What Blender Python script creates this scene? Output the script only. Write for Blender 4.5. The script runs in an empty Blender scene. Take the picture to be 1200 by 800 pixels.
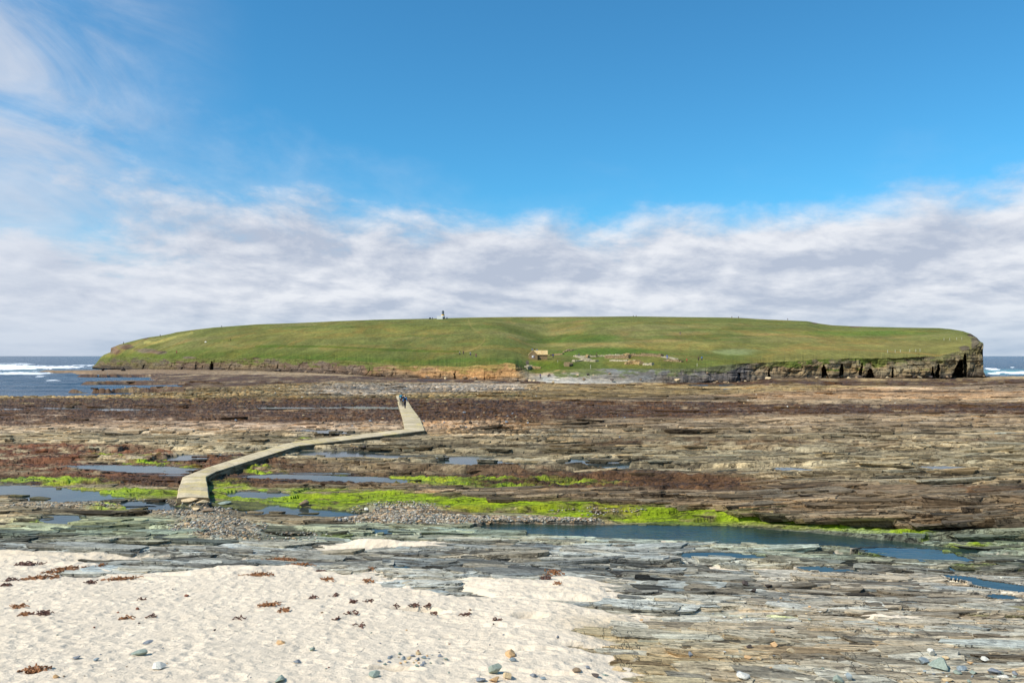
import bpy, bmesh, math, random
import numpy as np
from mathutils import Vector, Matrix
random.seed(7); rng = np.random.default_rng(7)
scene = bpy.context.scene
COL = scene.collection
F = 933.0; CX = 600.0; HY = 417.0; CZ = 9.0        # focal length in photo pixels, horizon row, eye height

# ------------------------------------------------------------------ helpers
def s2l(c):
    c = np.asarray(c, float) / 255.0
    return np.where(c <= 0.04045, c / 12.92, ((c + 0.055) / 1.055) ** 2.4)
ALB = 0.98
def A(r, g, b): return s2l((r, g, b)) * ALB
def tag(o, label=None, cat=None, group=None, kind=None):
    if label: o['label'] = label
    if cat: o['category'] = cat
    if group: o['group'] = group
    if kind: o['kind'] = kind
    return o
def link(o, parent=None):
    COL.objects.link(o)
    if parent: o.parent = parent
    return o
def empty(name, loc, rz=0.0):
    o = bpy.data.objects.new(name, None); link(o); o.location = loc; o.rotation_euler = (0, 0, rz)
    o.empty_display_size = 0.3
    return o
np.seterr(over='ignore')
U32 = np.uint32
def hsh(ix, iy=0, seed=0):
    ix = np.atleast_1d(np.asarray(ix)).astype(np.int32).astype(U32); iy = np.atleast_1d(np.asarray(iy)).astype(np.int32).astype(U32)
    h = ix * U32(374761393) + iy * U32(668265263) + U32((seed * 1442695041) & 0xFFFFFFFF)
    h ^= h >> U32(13); h *= U32(1274126177); h ^= h >> U32(16); h *= U32(2246822519); h ^= h >> U32(15)
    return (h & U32(0xFFFFFF)).astype(np.float32) * np.float32(1 / 16777215.0)
def vn(x, y, seed=0):                                 # value noise, -1..1
    x = np.atleast_1d(np.asarray(x, np.float32)); y = np.atleast_1d(np.asarray(y, np.float32))
    xi = np.floor(x); yi = np.floor(y); fx = x - xi; fy = y - yi
    fx = fx * fx * (3 - 2 * fx); fy = fy * fy * (3 - 2 * fy)
    a = hsh(xi, yi, seed); b = hsh(xi + 1, yi, seed); c = hsh(xi, yi + 1, seed); d = hsh(xi + 1, yi + 1, seed)
    return ((a + (b - a) * fx) * (1 - fy) + (c + (d - c) * fx) * fy) * 2 - 1
def fbm(x, y, octv=4, seed=0, gain=0.5):
    s = 0; a = 1; n = 0
    for i in range(octv):
        s = s + a * vn(x * 2.03 ** i + 17.3 * i, y * 2.03 ** i - 9.1 * i, seed + i); n += a; a *= gain
    return s / n
def worley(x, y, seed=0):                             # F1, F2, cell random
    x = x.astype(np.float32); y = y.astype(np.float32); xi = np.floor(x); yi = np.floor(y)
    f1 = np.full(x.shape, 9.0, np.float32); f2 = f1.copy(); cid = np.zeros(x.shape, np.float32)
    for dx in (-1, 0, 1):
        for dy in (-1, 0, 1):
            cx = xi + dx; cy = yi + dy
            px = cx + 0.15 + 0.7 * hsh(cx, cy, seed); py = cy + 0.15 + 0.7 * hsh(cx, cy, seed + 1)
            d = np.hypot(x - px, y - py)
            new = d < f1
            f2 = np.where(new, f1, np.minimum(f2, d))
            cid = np.where(new, hsh(cx, cy, seed + 2), cid); f1 = np.where(new, d, f1)
    return f1, f2, cid
def sst(a, b, x):
    t = np.clip((x - a) / (b - a), 0, 1); return t * t * (3 - 2 * t)
def pl(pts, u): p = np.array(pts, float); return np.interp(u, p[:, 0], p[:, 1])
def mixc(c, col, m):
    col = np.asarray(col, np.float32); m = np.asarray(m, np.float32)
    return c * (1 - m[..., None]) + col * m[..., None]
def grid_mesh(name, X, Y, Z, mat, attrs=None, col=None, mask=None, flip=False, smooth=True):
    R, C = X.shape
    idx = np.arange(R * C).reshape(R, C)
    a = idx[:-1, :-1]; b = idx[:-1, 1:]; c = idx[1:, 1:]; d = idx[1:, :-1]
    q = np.stack([a, b, c, d] if not flip else [a, d, c, b], -1).reshape(-1, 4)
    if mask is not None:
        fm = (mask[:-1, :-1] | mask[:-1, 1:] | mask[1:, 1:] | mask[1:, :-1]).reshape(-1)
        q = q[fm]
    P = np.stack([X, Y, Z], -1).reshape(-1, 3)
    used = None
    if mask is not None:
        used = np.unique(q); rem = np.full(R * C, -1); rem[used] = np.arange(len(used)); q = rem[q]; P = P[used]
    me = bpy.data.meshes.new(name)
    me.vertices.add(len(P)); me.vertices.foreach_set('co', P.astype(np.float32).ravel())
    n = len(q); me.loops.add(n * 4); me.polygons.add(n)
    me.loops.foreach_set('vertex_index', q.astype(np.int32).ravel())
    me.polygons.foreach_set('loop_start', (np.arange(n) * 4).astype(np.int32))
    try: me.polygons.foreach_set('loop_total', np.full(n, 4, np.int32))
    except Exception: pass
    me.polygons.foreach_set('use_smooth', np.full(n, smooth, bool))
    me.update(calc_edges=True)
    sel = (lambda z: z.reshape(-1, *z.shape[2:])[used]) if used is not None else (lambda z: z.reshape(-1, *z.shape[2:]))
    if col is not None:
        ca = me.attributes.new('Col', 'FLOAT_COLOR', 'POINT')
        cc = np.concatenate([sel(col), np.ones((len(P), 1))], 1)
        ca.data.foreach_set('color', cc.astype(np.float32).ravel())
    for k, v in (attrs or {}).items():
        at = me.attributes.new(k, 'FLOAT', 'POINT'); at.data.foreach_set('value', sel(v).astype(np.float32).ravel())
    me.materials.append(mat)
    o = bpy.data.objects.new(name, me); link(o)
    return o

# ------------------------------------------------------------------ node helper
class NT:
    def __init__(s, name):
        s.m = bpy.data.materials.new(name); s.m.use_nodes = True; s.t = s.m.node_tree
        s.t.nodes.clear(); s.out = s.t.nodes.new('ShaderNodeOutputMaterial')
        s.b = s.n('ShaderNodeBsdfPrincipled'); s.l(s.b.outputs[0], s.out.inputs['Surface'])
    def n(s, k, **kw):
        x = s.t.nodes.new(k)
        for a, v in kw.items(): setattr(x, a, v)
        return x
    def l(s, a, b): s.t.links.new(a, b)
    def val(s, inp, v):
        if hasattr(v, 'is_output'): s.l(v, inp)
        else: inp.default_value = v
    def math(s, op, a, b=0.0, c=None, clamp=False):
        x = s.n('ShaderNodeMath', operation=op, use_clamp=clamp); s.val(x.inputs[0], a); s.val(x.inputs[1], b)
        if c is not None: s.val(x.inputs[2], c)
        return x.outputs[0]
    def mapr(s, v, a, b, c, d, smooth=True):
        x = s.n('ShaderNodeMapRange'); x.interpolation_type = 'SMOOTHSTEP' if smooth else 'LINEAR'
        for i, q in enumerate((v, a, b, c, d)): s.val(x.inputs[i], q)
        return x.outputs[0]
    def mix(s, f, a, b, mode='MIX'):
        x = s.n('ShaderNodeMix', data_type='RGBA', blend_type=mode)
        s.val(x.inputs[0], f); s.val(x.inputs[6], a); s.val(x.inputs[7], b); return x.outputs[2]
    def noise(s, vec, scale, detail=4, rough=0.55, dist=0.0):
        x = s.n('ShaderNodeTexNoise'); s.val(x.inputs['Vector'], vec); x.inputs['Scale'].default_value = scale
        x.inputs['Detail'].default_value = detail; x.inputs['Roughness'].default_value = rough
        x.inputs['Distortion'].default_value = dist; return x.outputs[0]
    def mapping(s, vec, scale=(1, 1, 1), loc=(0, 0, 0), rot=(0, 0, 0)):
        x = s.n('ShaderNodeMapping'); s.l(vec, x.inputs[0]); x.inputs[1].default_value = loc
        x.inputs[2].default_value = rot; x.inputs[3].default_value = scale; return x.outputs[0]
    def attr(s, name):
        x = s.n('ShaderNodeAttribute', attribute_name=name); return x
    def obj(s): return s.n('ShaderNodeTexCoord').outputs['Object']
    def geo(s): return s.n('ShaderNodeNewGeometry').outputs['Position']
    def bump(s, h, strength, dist, norm=None):
        x = s.n('ShaderNodeBump'); x.inputs['Strength'].default_value = 1.0
        s.val(x.inputs['Height'], h); s.val(x.inputs['Strength'], strength); s.val(x.inputs['Distance'], dist)
        if norm: s.l(norm, x.inputs['Normal'])
        return x.outputs[0]

def simple_mat(name, col, rough=0.8, vary=0.25, scale=8.0, bump=0.02, spec=0.3, metal=0.0):
    t = NT(name); p = t.obj()
    n = t.noise(p, scale, 5, 0.6)
    f = t.mapr(n, 0.3, 0.7, 1 - vary, 1 + vary)
    c = t.mix(1.0, (*col, 1), f, 'MULTIPLY'); t.l(c, t.b.inputs['Base Color'])
    t.b.inputs['Roughness'].default_value = rough; t.b.inputs['Specular IOR Level'].default_value = spec
    t.b.inputs['Metallic'].default_value = metal
    if bump: t.l(t.bump(n, 0.6, bump), t.b.inputs['Normal'])
    return t.m

# ------------------------------------------------------------------ materials
def mat_shore():
    t = NT('shore_rock_and_sand'); p = t.geo()
    col = t.attr('Col').outputs['Color']; sand = t.attr('sand').outputs['Fac']; wet = t.attr('wet').outputs['Fac']
    soft = t.attr('weed').outputs['Fac']
    # rock: fine bedding lines, speckle, lichen
    st = t.mapping(p, (0.55, 3.2, 14.0), rot=(0, 0, 0.08))
    n1 = t.noise(st, 1.6, 6, 0.62, 0.3)
    n2 = t.noise(p, 7.0, 5, 0.65)
    n3 = t.noise(p, 38.0, 3, 0.6)
    rockf = t.math('MULTIPLY', t.mapr(n1, 0.3, 0.7, 0.70, 1.28), t.mapr(n2, 0.3, 0.72, 0.80, 1.2))
    rockf = t.math('MULTIPLY', rockf, t.mapr(n3, 0.3, 0.7, 0.9, 1.1))
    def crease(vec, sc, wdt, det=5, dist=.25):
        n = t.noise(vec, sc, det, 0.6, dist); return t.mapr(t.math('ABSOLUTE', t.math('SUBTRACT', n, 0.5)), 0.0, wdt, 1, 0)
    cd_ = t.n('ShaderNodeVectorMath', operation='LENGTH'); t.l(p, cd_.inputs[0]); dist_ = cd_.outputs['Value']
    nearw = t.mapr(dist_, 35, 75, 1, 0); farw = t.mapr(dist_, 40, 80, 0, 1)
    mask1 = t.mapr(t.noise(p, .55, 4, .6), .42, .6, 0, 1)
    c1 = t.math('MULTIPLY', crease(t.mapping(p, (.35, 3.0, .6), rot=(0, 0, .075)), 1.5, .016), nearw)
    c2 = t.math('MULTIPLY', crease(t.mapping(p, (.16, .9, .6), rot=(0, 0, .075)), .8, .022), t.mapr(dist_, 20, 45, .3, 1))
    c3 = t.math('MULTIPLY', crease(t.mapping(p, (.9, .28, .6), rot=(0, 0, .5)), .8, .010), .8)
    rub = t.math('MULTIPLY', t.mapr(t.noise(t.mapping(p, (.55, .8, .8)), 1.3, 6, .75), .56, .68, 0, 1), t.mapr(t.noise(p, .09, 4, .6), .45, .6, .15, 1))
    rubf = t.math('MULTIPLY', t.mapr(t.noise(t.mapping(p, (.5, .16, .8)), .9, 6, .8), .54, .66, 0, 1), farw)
    crk_shade = t.math('MAXIMUM', t.math('MAXIMUM', c1, c2), t.math('MAXIMUM', t.math('MULTIPLY', c3, mask1), t.math('MAXIMUM', t.math('MULTIPLY', rub, .55), t.math('MULTIPLY', rubf, .6))))
    rockf = t.math('MULTIPLY', rockf, t.mapr(crk_shade, 0, 1, 1.04, .30))  # crevice lines darkened in the colour, standing in for ledge shadow lines
    # sand: grain and damp variation
    g1 = t.noise(p, 1.1, 4, 0.6); g2 = t.noise(p, 90.0, 2, 0.7)
    sandf = t.math('MULTIPLY', t.mapr(g1, 0.3, 0.7, 0.93, 1.05), t.mapr(g2, 0.25, 0.75, 0.86, 1.12))
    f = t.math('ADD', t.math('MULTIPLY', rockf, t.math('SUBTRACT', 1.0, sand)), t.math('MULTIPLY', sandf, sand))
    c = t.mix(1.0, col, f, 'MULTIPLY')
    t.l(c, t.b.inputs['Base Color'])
    t.l(t.mapr(wet, 0, 1, 0.9, 0.5), t.b.inputs['Roughness'])
    t.l(t.mapr(wet, 0, 1, 0.10, 0.25), t.b.inputs['Specular IOR Level'])
    # bump
    fp = t.mapping(p, (1.0, 0.8, 1.0))
    v = t.n('ShaderNodeTexVoronoi'); v.feature = 'SMOOTH_F1'; t.l(fp, v.inputs['Vector']); v.inputs['Scale'].default_value = 4.5
    try: v.inputs['Smoothness'].default_value = 0.6
    except Exception: pass
    sandh = t.math('ADD', t.math('MULTIPLY', v.outputs['Distance'], 0.9), t.noise(p, 11.0, 4, 0.6))
    rh = t.math('ADD', n1, t.math('MULTIPLY', n2, 0.6)); rh = t.math('ADD', rh, t.math('MULTIPLY', n3, 0.18)); rh = t.math('SUBTRACT', rh, t.math('MULTIPLY', crk_shade, .6))
    wh = t.noise(p, 5.0, 6, 0.75, 0.6)
    h = t.mix(sand, rh, sandh); h = t.mix(soft, h, wh)
    dist = t.math('ADD', t.math('MULTIPLY', sand, -0.050), 0.10)
    t.l(t.bump(h, 0.8, dist), t.b.inputs['Normal'])
    return t.m
def mat_cliff():
    t = NT('cliff_rock'); p = t.geo(); col = t.attr('Col').outputs['Color']
    st = t.mapping(p, (0.12, 0.12, 2.6))
    n1 = t.noise(st, 1.3, 6, 0.65, 0.4); n2 = t.noise(p, 0.9, 6, 0.7); n3 = t.noise(p, 4.0, 4, 0.65)
    f = t.math('MULTIPLY', t.mapr(n1, 0.3, 0.7, 0.62, 1.35), t.mapr(n2, 0.32, 0.7, 0.72, 1.25))
    f = t.math('MULTIPLY', f, t.mapr(n3, 0.3, 0.7, 0.85, 1.15))
    t.l(t.mix(1.0, col, f, 'MULTIPLY'), t.b.inputs['Base Color'])
    t.b.inputs['Roughness'].default_value = 0.9; t.b.inputs['Specular IOR Level'].default_value = 0.15
    h = t.math('ADD', t.math('MULTIPLY', n1, 1.2), n2)
    t.l(t.bump(h, 0.9, 0.7), t.b.inputs['Normal'])
    return t.m
def mat_grass():
    t = NT('hill_turf'); p = t.geo(); col = t.attr('Col').outputs['Color']
    st = t.mapping(p, (0.5, 0.16, 0.16))
    n1 = t.noise(st, 0.16, 6, 0.62, 0.5); n2 = t.noise(t.mapping(p, (1.0, 0.35, 1.0)), 0.65, 5, 0.7); n3 = t.noise(p, 2.4, 3, 0.7)
    f = t.math('MULTIPLY', t.mapr(n1, 0.3, 0.7, 0.80, 1.2), t.mapr(n2, 0.3, 0.7, 0.74, 1.24))
    f = t.math('MULTIPLY', f, t.mapr(n3, 0.3, 0.7, 0.8, 1.18))
    c = t.mix(1.0, col, f, 'MULTIPLY')
    dry = t.mix(1.0, c, (1.35, 1.02, 1.0, 1), 'MULTIPLY')
    c = t.mix(t.mapr(t.noise(t.mapping(p, (0.35, 0.16, 0.3)), 0.11, 5, 0.65, 1.0), 0.45, 0.66, 0, 0.85), c, dry)
    t.l(c, t.b.inputs['Base Color']); t.b.inputs['Roughness'].default_value = 0.95
    t.b.inputs['Specular IOR Level'].default_value = 0.08
    t.l(t.bump(t.math('ADD', n2, t.math('MULTIPLY', n3, 0.5)), 0.7, 0.55), t.b.inputs['Normal'])
    return t.m
def mat_sea():
    t = NT('sea_water'); p = t.geo(); foam = t.attr('foam').outputs['Fac']; turq = t.attr('turq').outputs['Fac']
    w1 = t.noise(t.mapping(p, (0.5, 1.0, 1.0)), 0.22, 6, 0.62, 0.4)
    w2 = t.noise(t.mapping(p, (0.14, 0.35, 1.0)), 0.10, 5, 0.65)
    w3 = t.noise(t.mapping(p, (0.02, 0.05, 1.0)), 0.05, 5, 0.6)
    c = t.mix(t.mapr(w2, 0.3, 0.7, 0, 1), (0.006, 0.030, 0.062, 1), (0.016, 0.070, 0.122, 1))
    c = t.mix(t.mapr(w3, 0.35, 0.65, 0, 0.5), c, (0.010, 0.045, 0.085, 1))
    c = t.mix(turq, c, (0.08, 0.32, 0.33, 1))
    t.l(c, t.b.inputs['Base Color']); t.b.inputs['Roughness'].default_value = 0.22
    t.b.inputs['Specular IOR Level'].default_value = 0.35; t.b.inputs['IOR'].default_value = 1.33
    t.l(t.bump(w1, 1.0, 2.2), t.b.inputs['Normal'])
    fb = t.n('ShaderNodeBsdfDiffuse'); fb.inputs[0].default_value = (0.82, 0.84, 0.85, 1)
    nz = t.noise(t.mapping(p, (0.35, 0.8, 1)), 0.5, 7, 0.75)
    nzb = t.noise(t.mapping(p, (0.10, 0.22, 1)), 0.5, 6, 0.7)
    nn = t.math('MULTIPLY_ADD', nz, 0.5, t.math('MULTIPLY', nzb, 0.5))
    fm = t.mapr(t.math('ADD', foam, t.math('MULTIPLY', t.math('SUBTRACT', nn, 0.5), 1.6)), 0.42, 0.62, 0, 1)
    fm = t.math('MULTIPLY', fm, t.mapr(foam, 0.02, 0.12, 0, 1))
    ms = t.n('ShaderNodeMixShader'); t.l(fm, ms.inputs[0]); t.l(t.b.outputs[0], ms.inputs[1]); t.l(fb.outputs[0], ms.inputs[2])
    t.l(ms.outputs[0], t.out.inputs['Surface'])
    return t.m
def mat_pool(name, base, rough, bs, bd, scale):
    t = NT(name); p = t.geo()
    w = t.noise(t.mapping(p, (0.6, 1.0, 1)), scale, 4, 0.6, 0.2)
    n = t.noise(p, 0.35, 4, 0.6)
    c = t.mix(t.mapr(n, 0.35, 0.65, 0, 1), (*base, 1), (base[0] * 2.2, base[1] * 1.9, base[2] * 1.4, 1))
    t.l(c, t.b.inputs['Base Color']); t.b.inputs['Roughness'].default_value = rough
    t.b.inputs['IOR'].default_value = 1.33; t.b.inputs['Specular IOR Level'].default_value = .30
    t.l(t.bump(w, bs, bd), t.b.inputs['Normal'])
    return t.m
M_SHORE = mat_shore(); M_CLIFF = mat_cliff(); M_GRASS = mat_grass(); M_SEA = mat_sea()
M_POOL = mat_pool('pool_water', (0.022, 0.032, 0.034), 0.05, 0.5, 0.02, 3.0)
M_CHAN = mat_pool('channel_water', (0.012, 0.026, 0.024), 0.08, 0.8, 0.045, 4.5)

# ------------------------------------------------------------------ foreshore: one sheet from the viewer's feet to the foot of the cliffs
YBASE = [(-400, 431), (50, 431), (108, 430), (150, 432), (200, 433), (300, 434), (350, 436), (400, 438), (450, 441), (500, 443), (550, 444),
         (600, 446), (650, 448), (760, 449), (850, 449), (880, 447), (900, 444), (950, 443.5), (1000, 443), (1100, 442.5), (1152, 442), (1165, 440), (1200, 439), (1600, 438)]
DB = [(-400, 560), (108, 540), (150, 500), (200, 450), (300, 400), (400, 340), (500, 305), (600, 272), (650, 252), (700, 250), (800, 254), (900, 264), (1000, 271), (1152, 280), (1600, 300)]
def ybase(u): return pl(YBASE, u)
def dbase(u): return pl(DB, u)
def zfoot(u): return CZ - (ybase(u) - HY) * dbase(u) / F

us = np.concatenate([np.arange(-330, -60, 6.0), np.arange(-60, 1260, 0.85), np.arange(1260, 1531, 6.0)])
vn_rows = np.concatenate([np.arange(1000, 812, -3.0), np.arange(812, 560, -0.5), np.arange(560, 470, -0.33)])
nfar = 95
U = np.repeat(us[None, :], len(vn_rows) + nfar, 0)
tf = (np.arange(nfar) + 1) / nfar
vmin = ybase(us) - 1.0
V = np.concatenate([np.repeat(vn_rows[:, None], len(us), 1), 470 + (vmin[None, :] - 470) * tf[:, None]], 0)
U = U.astype(np.float32); V = V.astype(np.float32)

ZT_V = [430, 450, 470, 500, 540, 562, 575, 600, 612, 640, 680, 720, 760, 800, 860, 1000]
ZT_U = [-400, 0, 200, 400, 560, 800, 1000, 1200, 1600]
ZTAB = np.array([
    [0.9, 0.9, 1.0, 0.9, 0.9, 1.0, 1.1, 1.1, 1.1],     # 430 (blended with the cliff foot)
    [0.6, 0.6, 0.8, 0.9, 0.9, 1.0, 1.1, 1.1, 1.1],     # 450
    [0.6, 0.7, 0.8, 0.9, 0.95, 1.0, 1.2, 1.2, 1.2],    # 470
    [0.9, 0.9, 0.9, 0.9, 1.0, 1.2, 1.5, 1.6, 1.6],     # 500
    [0.8, 0.8, 0.75, 0.8, 0.9, 1.3, 1.7, 2.0, 2.0],    # 540
    [0.75, 0.75, 0.75, 0.75, 1.1, 1.4, 1.8, 2.1, 2.1], # 562
    [0.8, 0.8, 0.75, 0.75, 1.2, 1.5, 1.9, 2.2, 2.2],   # 575
    [0.8, 0.8, 0.75, 0.78, 0.8, 0.95, 1.5, 2.0, 2.0],  # 600
    [0.9, 0.9, 0.95, 0.9, 0.8, 0.8, 0.95, 1.5, 1.7],   # 612
    [1.15, 1.15, 1.15, 1.05, 1.0, 0.95, 0.9, 0.9, 1.0],# 640
    [1.5, 1.5, 1.5, 1.4, 1.4, 1.3, 1.25, 1.2, 1.2],    # 680
    [2.0, 2.0, 1.95, 1.9, 1.8, 1.7, 1.65, 1.6, 1.6],   # 720
    [2.5, 2.5, 2.4, 2.3, 2.25, 2.15, 2.05, 2.0, 2.0],  # 760
    [2.9, 2.9, 2.85, 2.75, 2.7, 2.6, 2.5, 2.4, 2.4],   # 800
    [3.3, 3.3, 3.3, 3.2, 3.1, 3.0, 2.9, 2.8, 2.8],     # 860
    [3.6, 3.6, 3.6, 3.6, 3.5, 3.4, 3.3, 3.2, 3.2]])    # 1000
def bil(vs, us_, tab, V, U):
    vi = np.clip(np.searchsorted(vs, V) - 1, 0, len(vs) - 2); ui = np.clip(np.searchsorted(us_, U) - 1, 0, len(us_) - 2)
    vs = np.array(vs, float); us_ = np.array(us_, float)
    fv = np.clip((V - vs[vi]) / (vs[vi + 1] - vs[vi]), 0, 1); fu = np.clip((U - us_[ui]) / (us_[ui + 1] - us_[ui]), 0, 1)
    fu = fu * fu * (3 - 2 * fu)
    return (tab[vi, ui] * (1 - fu) + tab[vi, ui + 1] * fu) * (1 - fv) + (tab[vi + 1, ui] * (1 - fu) + tab[vi + 1, ui + 1] * fu) * fv
def zbase_fn(U, V):
    z = bil(ZT_V, ZT_U, ZTAB, V, U)
    k = sst(475, 0, V - 0) * 0
    w = np.clip((475 - V) / np.maximum(475 - ybase(U), 1), 0, 1)
    return z * (1 - w) + zfoot(U) * w
ZB = zbase_fn(U, V)
ZB = ZB.astype(np.float32); Y = F * (CZ - ZB) / (V - HY); X = (U - CX) / F * Y
K = (V - HY) / 100.0                                   # apparent scale at the row
row_sp = np.abs(np.gradient(Y, axis=0))
wu = U + 6 * fbm(X * 0.05, Y * 0.05, 3, 11) * np.minimum(K, 2)
W1 = fbm(X * 0.035, Y * 0.03, 4, 21); FARW = sst(.8, 2.5, row_sp); W2 = fbm(X * 0.22, Y * 0.35, 4, 31) * (1 - FARW) + fbm(X * .16, Y * .045, 4, 32) * FARW
wv = V + K * (4.5 * W1 + 2.2 * W2)                     # warped rows: zone edges wander
W3 = fbm(X * 0.9, Y * 1.4, 4, 41) * (1 - FARW) + fbm(X * .5, Y * .10, 4, 42) * FARW

def band(top, bot, soft=1.5, vv=None):
    vv = wv if vv is None else vv
    a = pl(top, wu); b = pl(bot, wu)
    return sst(-soft, soft, vv - a) * sst(-soft, soft, b - vv)
SX = fbm(X * .09, (Y + .075 * X) * .9, 4, 45); SX2 = fbm(X * .5, (Y + .075 * X) * 2.6, 4, 46)
def pblob(cx, cy, rx, ry, ang, nz):
    du = U - cx; dv = V - cy; c = math.cos(ang); s = math.sin(ang)
    r = np.hypot((du * c + dv * s) / rx, (-du * s + dv * c) / ry) + nz * (1.3 * SX + .35 * SX2)
    return 1 - sst(.72, 1.28, r)
def blob(cx, cy, rx, ry, ang=0.0, hard=0.35, nz=0.35):
    du = U - cx; dv = V - cy; c = math.cos(ang); s = math.sin(ang)
    r = np.hypot((du * c + dv * s) / rx, (-du * s + dv * c) / ry) + nz * (0.6 * W2 + 0.4 * W3)
    return 1 - sst(1 - hard, 1 + hard, r)

# strata: saw-tooth beds whose scarps face the viewer, broken by joints
def beds(s, x, L, seed, jag=0.35, ax=2.6):
    bx = x / (ax * L) + 0.9 * vn(s / (2.1 * L), x * 0.02, seed + 9) + .3 * vn(x / L, s / L, seed + 10)
    kx = np.floor(bx); fx = bx - kx
    o1 = vn(kx * 7.37, s / (2.3 * L), seed + 5); o0 = vn((kx - 1) * 7.37, s / (2.3 * L), seed + 5)
    off = o0 + (o1 - o0) * sst(0, .10, fx)
    s2 = s + jag * L * off * 1.3 + 0.30 * L * fbm(x / (1.1 * L), s / (1.5 * L), 3, seed + 6)
    k = np.floor(s2 / L); e0 = (k + 0.7 * hsh(k, 0, seed)) * L
    k = np.where(s2 < e0, k - 1, k)
    e0 = (k + 0.7 * hsh(k, 0, seed)) * L; e1 = (k + 1 + 0.7 * hsh(k + 1, 0, seed)) * L
    t = np.clip((s2 - e0) / (e1 - e0), 0, 1)
    amp = 0.45 + 0.55 * hsh(k, 7, seed + 4) + .35 * vn(x / (3.0 * L) + 11.0 * hsh(k, 3, seed), k * 3.3, seed + 3)
    r = np.clip(1.6 * row_sp / (e1 - e0), .02, .6)
    hgt = amp * (1 - t) * sst(0, 1, t / r)
    groove = sst(0.84, 0.96, t)
    joint = 1 - sst(0.0, 0.014, np.minimum(fx, 1 - fx) + .012 * np.abs(vn(x * 2.1, s * 2.3, seed + 2)))
    joint = joint * (hsh(kx, k, seed + 8) > 0.55) * sst(50, 25, Y)
    return hgt - 0.40 * groove * (r < .3) - 0.16 * joint, hsh(k, kx, seed + 7), t, np.maximum(groove, joint)
strike = 0.075 * X + 1.8 * fbm(X * 0.03, Y * 0.02, 3, 51) + 0.35 * fbm(X * 0.25, Y * 0.2, 3, 52)
S = Y + strike
ROCK = np.zeros_like(X); TONE = np.zeros_like(X); GRV = np.zeros_like(X)
for L, H, sd, ax in ((22.0, 0.75, 100, 2.4), (8.0, 0.42, 200, 2.6), (3.0, 0.24, 300, 3.0), (1.15, 0.125, 400, 3.4), (0.45, 0.060, 500, 3.6), (0.20, 0.028, 600, 3.0)):
    w = sst(0.9, 3.0, L / np.maximum(row_sp, 1e-4)) * (1 - sst(12, 40, L / np.maximum(Y * 0.12, 1e-3)))
    far = 1 - sst(0.8, 2.2, L / (0.10 * Y + 1e-3)) * 0.75     # big beds fade close by
    h, cid, t, g = beds(S * (1 + 0.0 * L), X, L, sd, ax=ax)
    ROCK += H * w * far * (h - 0.45); TONE += (cid - 0.5) * w * far * 0.62; GRV = np.maximum(GRV, g * w * far)
AMPR = bil([430, 452, 480, 520, 560, 600, 640, 700, 1000], [-400, 0, 300, 560, 900, 1600],
    np.array([[.25, .25, .5, .7, .7, .7], [.25, .25, .5, .8, 1.1, 1.1], [.8, .8, .8, .9, 1.1, 1.1], [1, 1, 1, 1.1, 1.2, 1.2], [1, 1, 1, 1.2, 1.4, 1.4],
              [.8, .8, .8, 1.0, 1.3, 1.3], [.9, .9, .9, 1, 1, 1], [1.15, 1.15, 1.15, 1.15, 1.0, 1.0], [1.0] * 6]), V, U)
ROCK = ROCK * AMPR * (0.75 + 0.5 * fbm(X * 0.06, Y * 0.08, 3, 61)) + 0.10 * fbm(X * 0.3, Y * 0.3, 4, 62) * np.minimum(1, Y / 40)
ZR = ZB + ROCK

# cobbles
def cobble(size, seed):
    f1, f2, cid = worley(X / size, Y / (size * 1.0), seed)
    return np.sqrt(np.clip(1 - (f1 / 0.62) ** 2, 0, 1)), cid
cobM = np.clip(
    0.9 * band([(-99, 456), (200, 452), (420, 447), (600, 452), (620, 452), (1600, 452)], [(-99, 474), (300, 476), (430, 474), (560, 478), (620, 470), (640, 440), (1600, 440)], 2)
    + 0.9 * blob(560, 492, 75, 16) + 0.6 * blob(420, 492, 60, 9) + 0.7 * blob(640, 508, 60, 8), 0, 1)
cs = np.where(Y > 110, 1.15, 0.65)
cb, cbid = cobble(cs, 71)
cobM = cobM * (1 - sst(456, 451, V) * sst(360, 270, U))
ZR = ZR + cobM * (0.42 * cb - 0.15) * np.where(Y > 110, 1.0, 0.7)
pebM = np.clip(blob(545, 609, 165, 5, 0.02, .35, .7) + blob(255, 617, 50, 13, .1, .5, .9) + blob(225, 597, 55, 7) + blob(470, 597, 50, 10) + 0.8 * blob(100, 590, 120, 3.5), 0, 1)
pb, pbid = cobble(0.22, 81)
pb2, pbid2 = cobble(0.12, 85)
ZR = ZR * (1 - 0.85 * pebM) + pebM * 0.85 * (ZB + 0.08) + pebM * (0.07 * pb + 0.03 * pb2)

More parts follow.
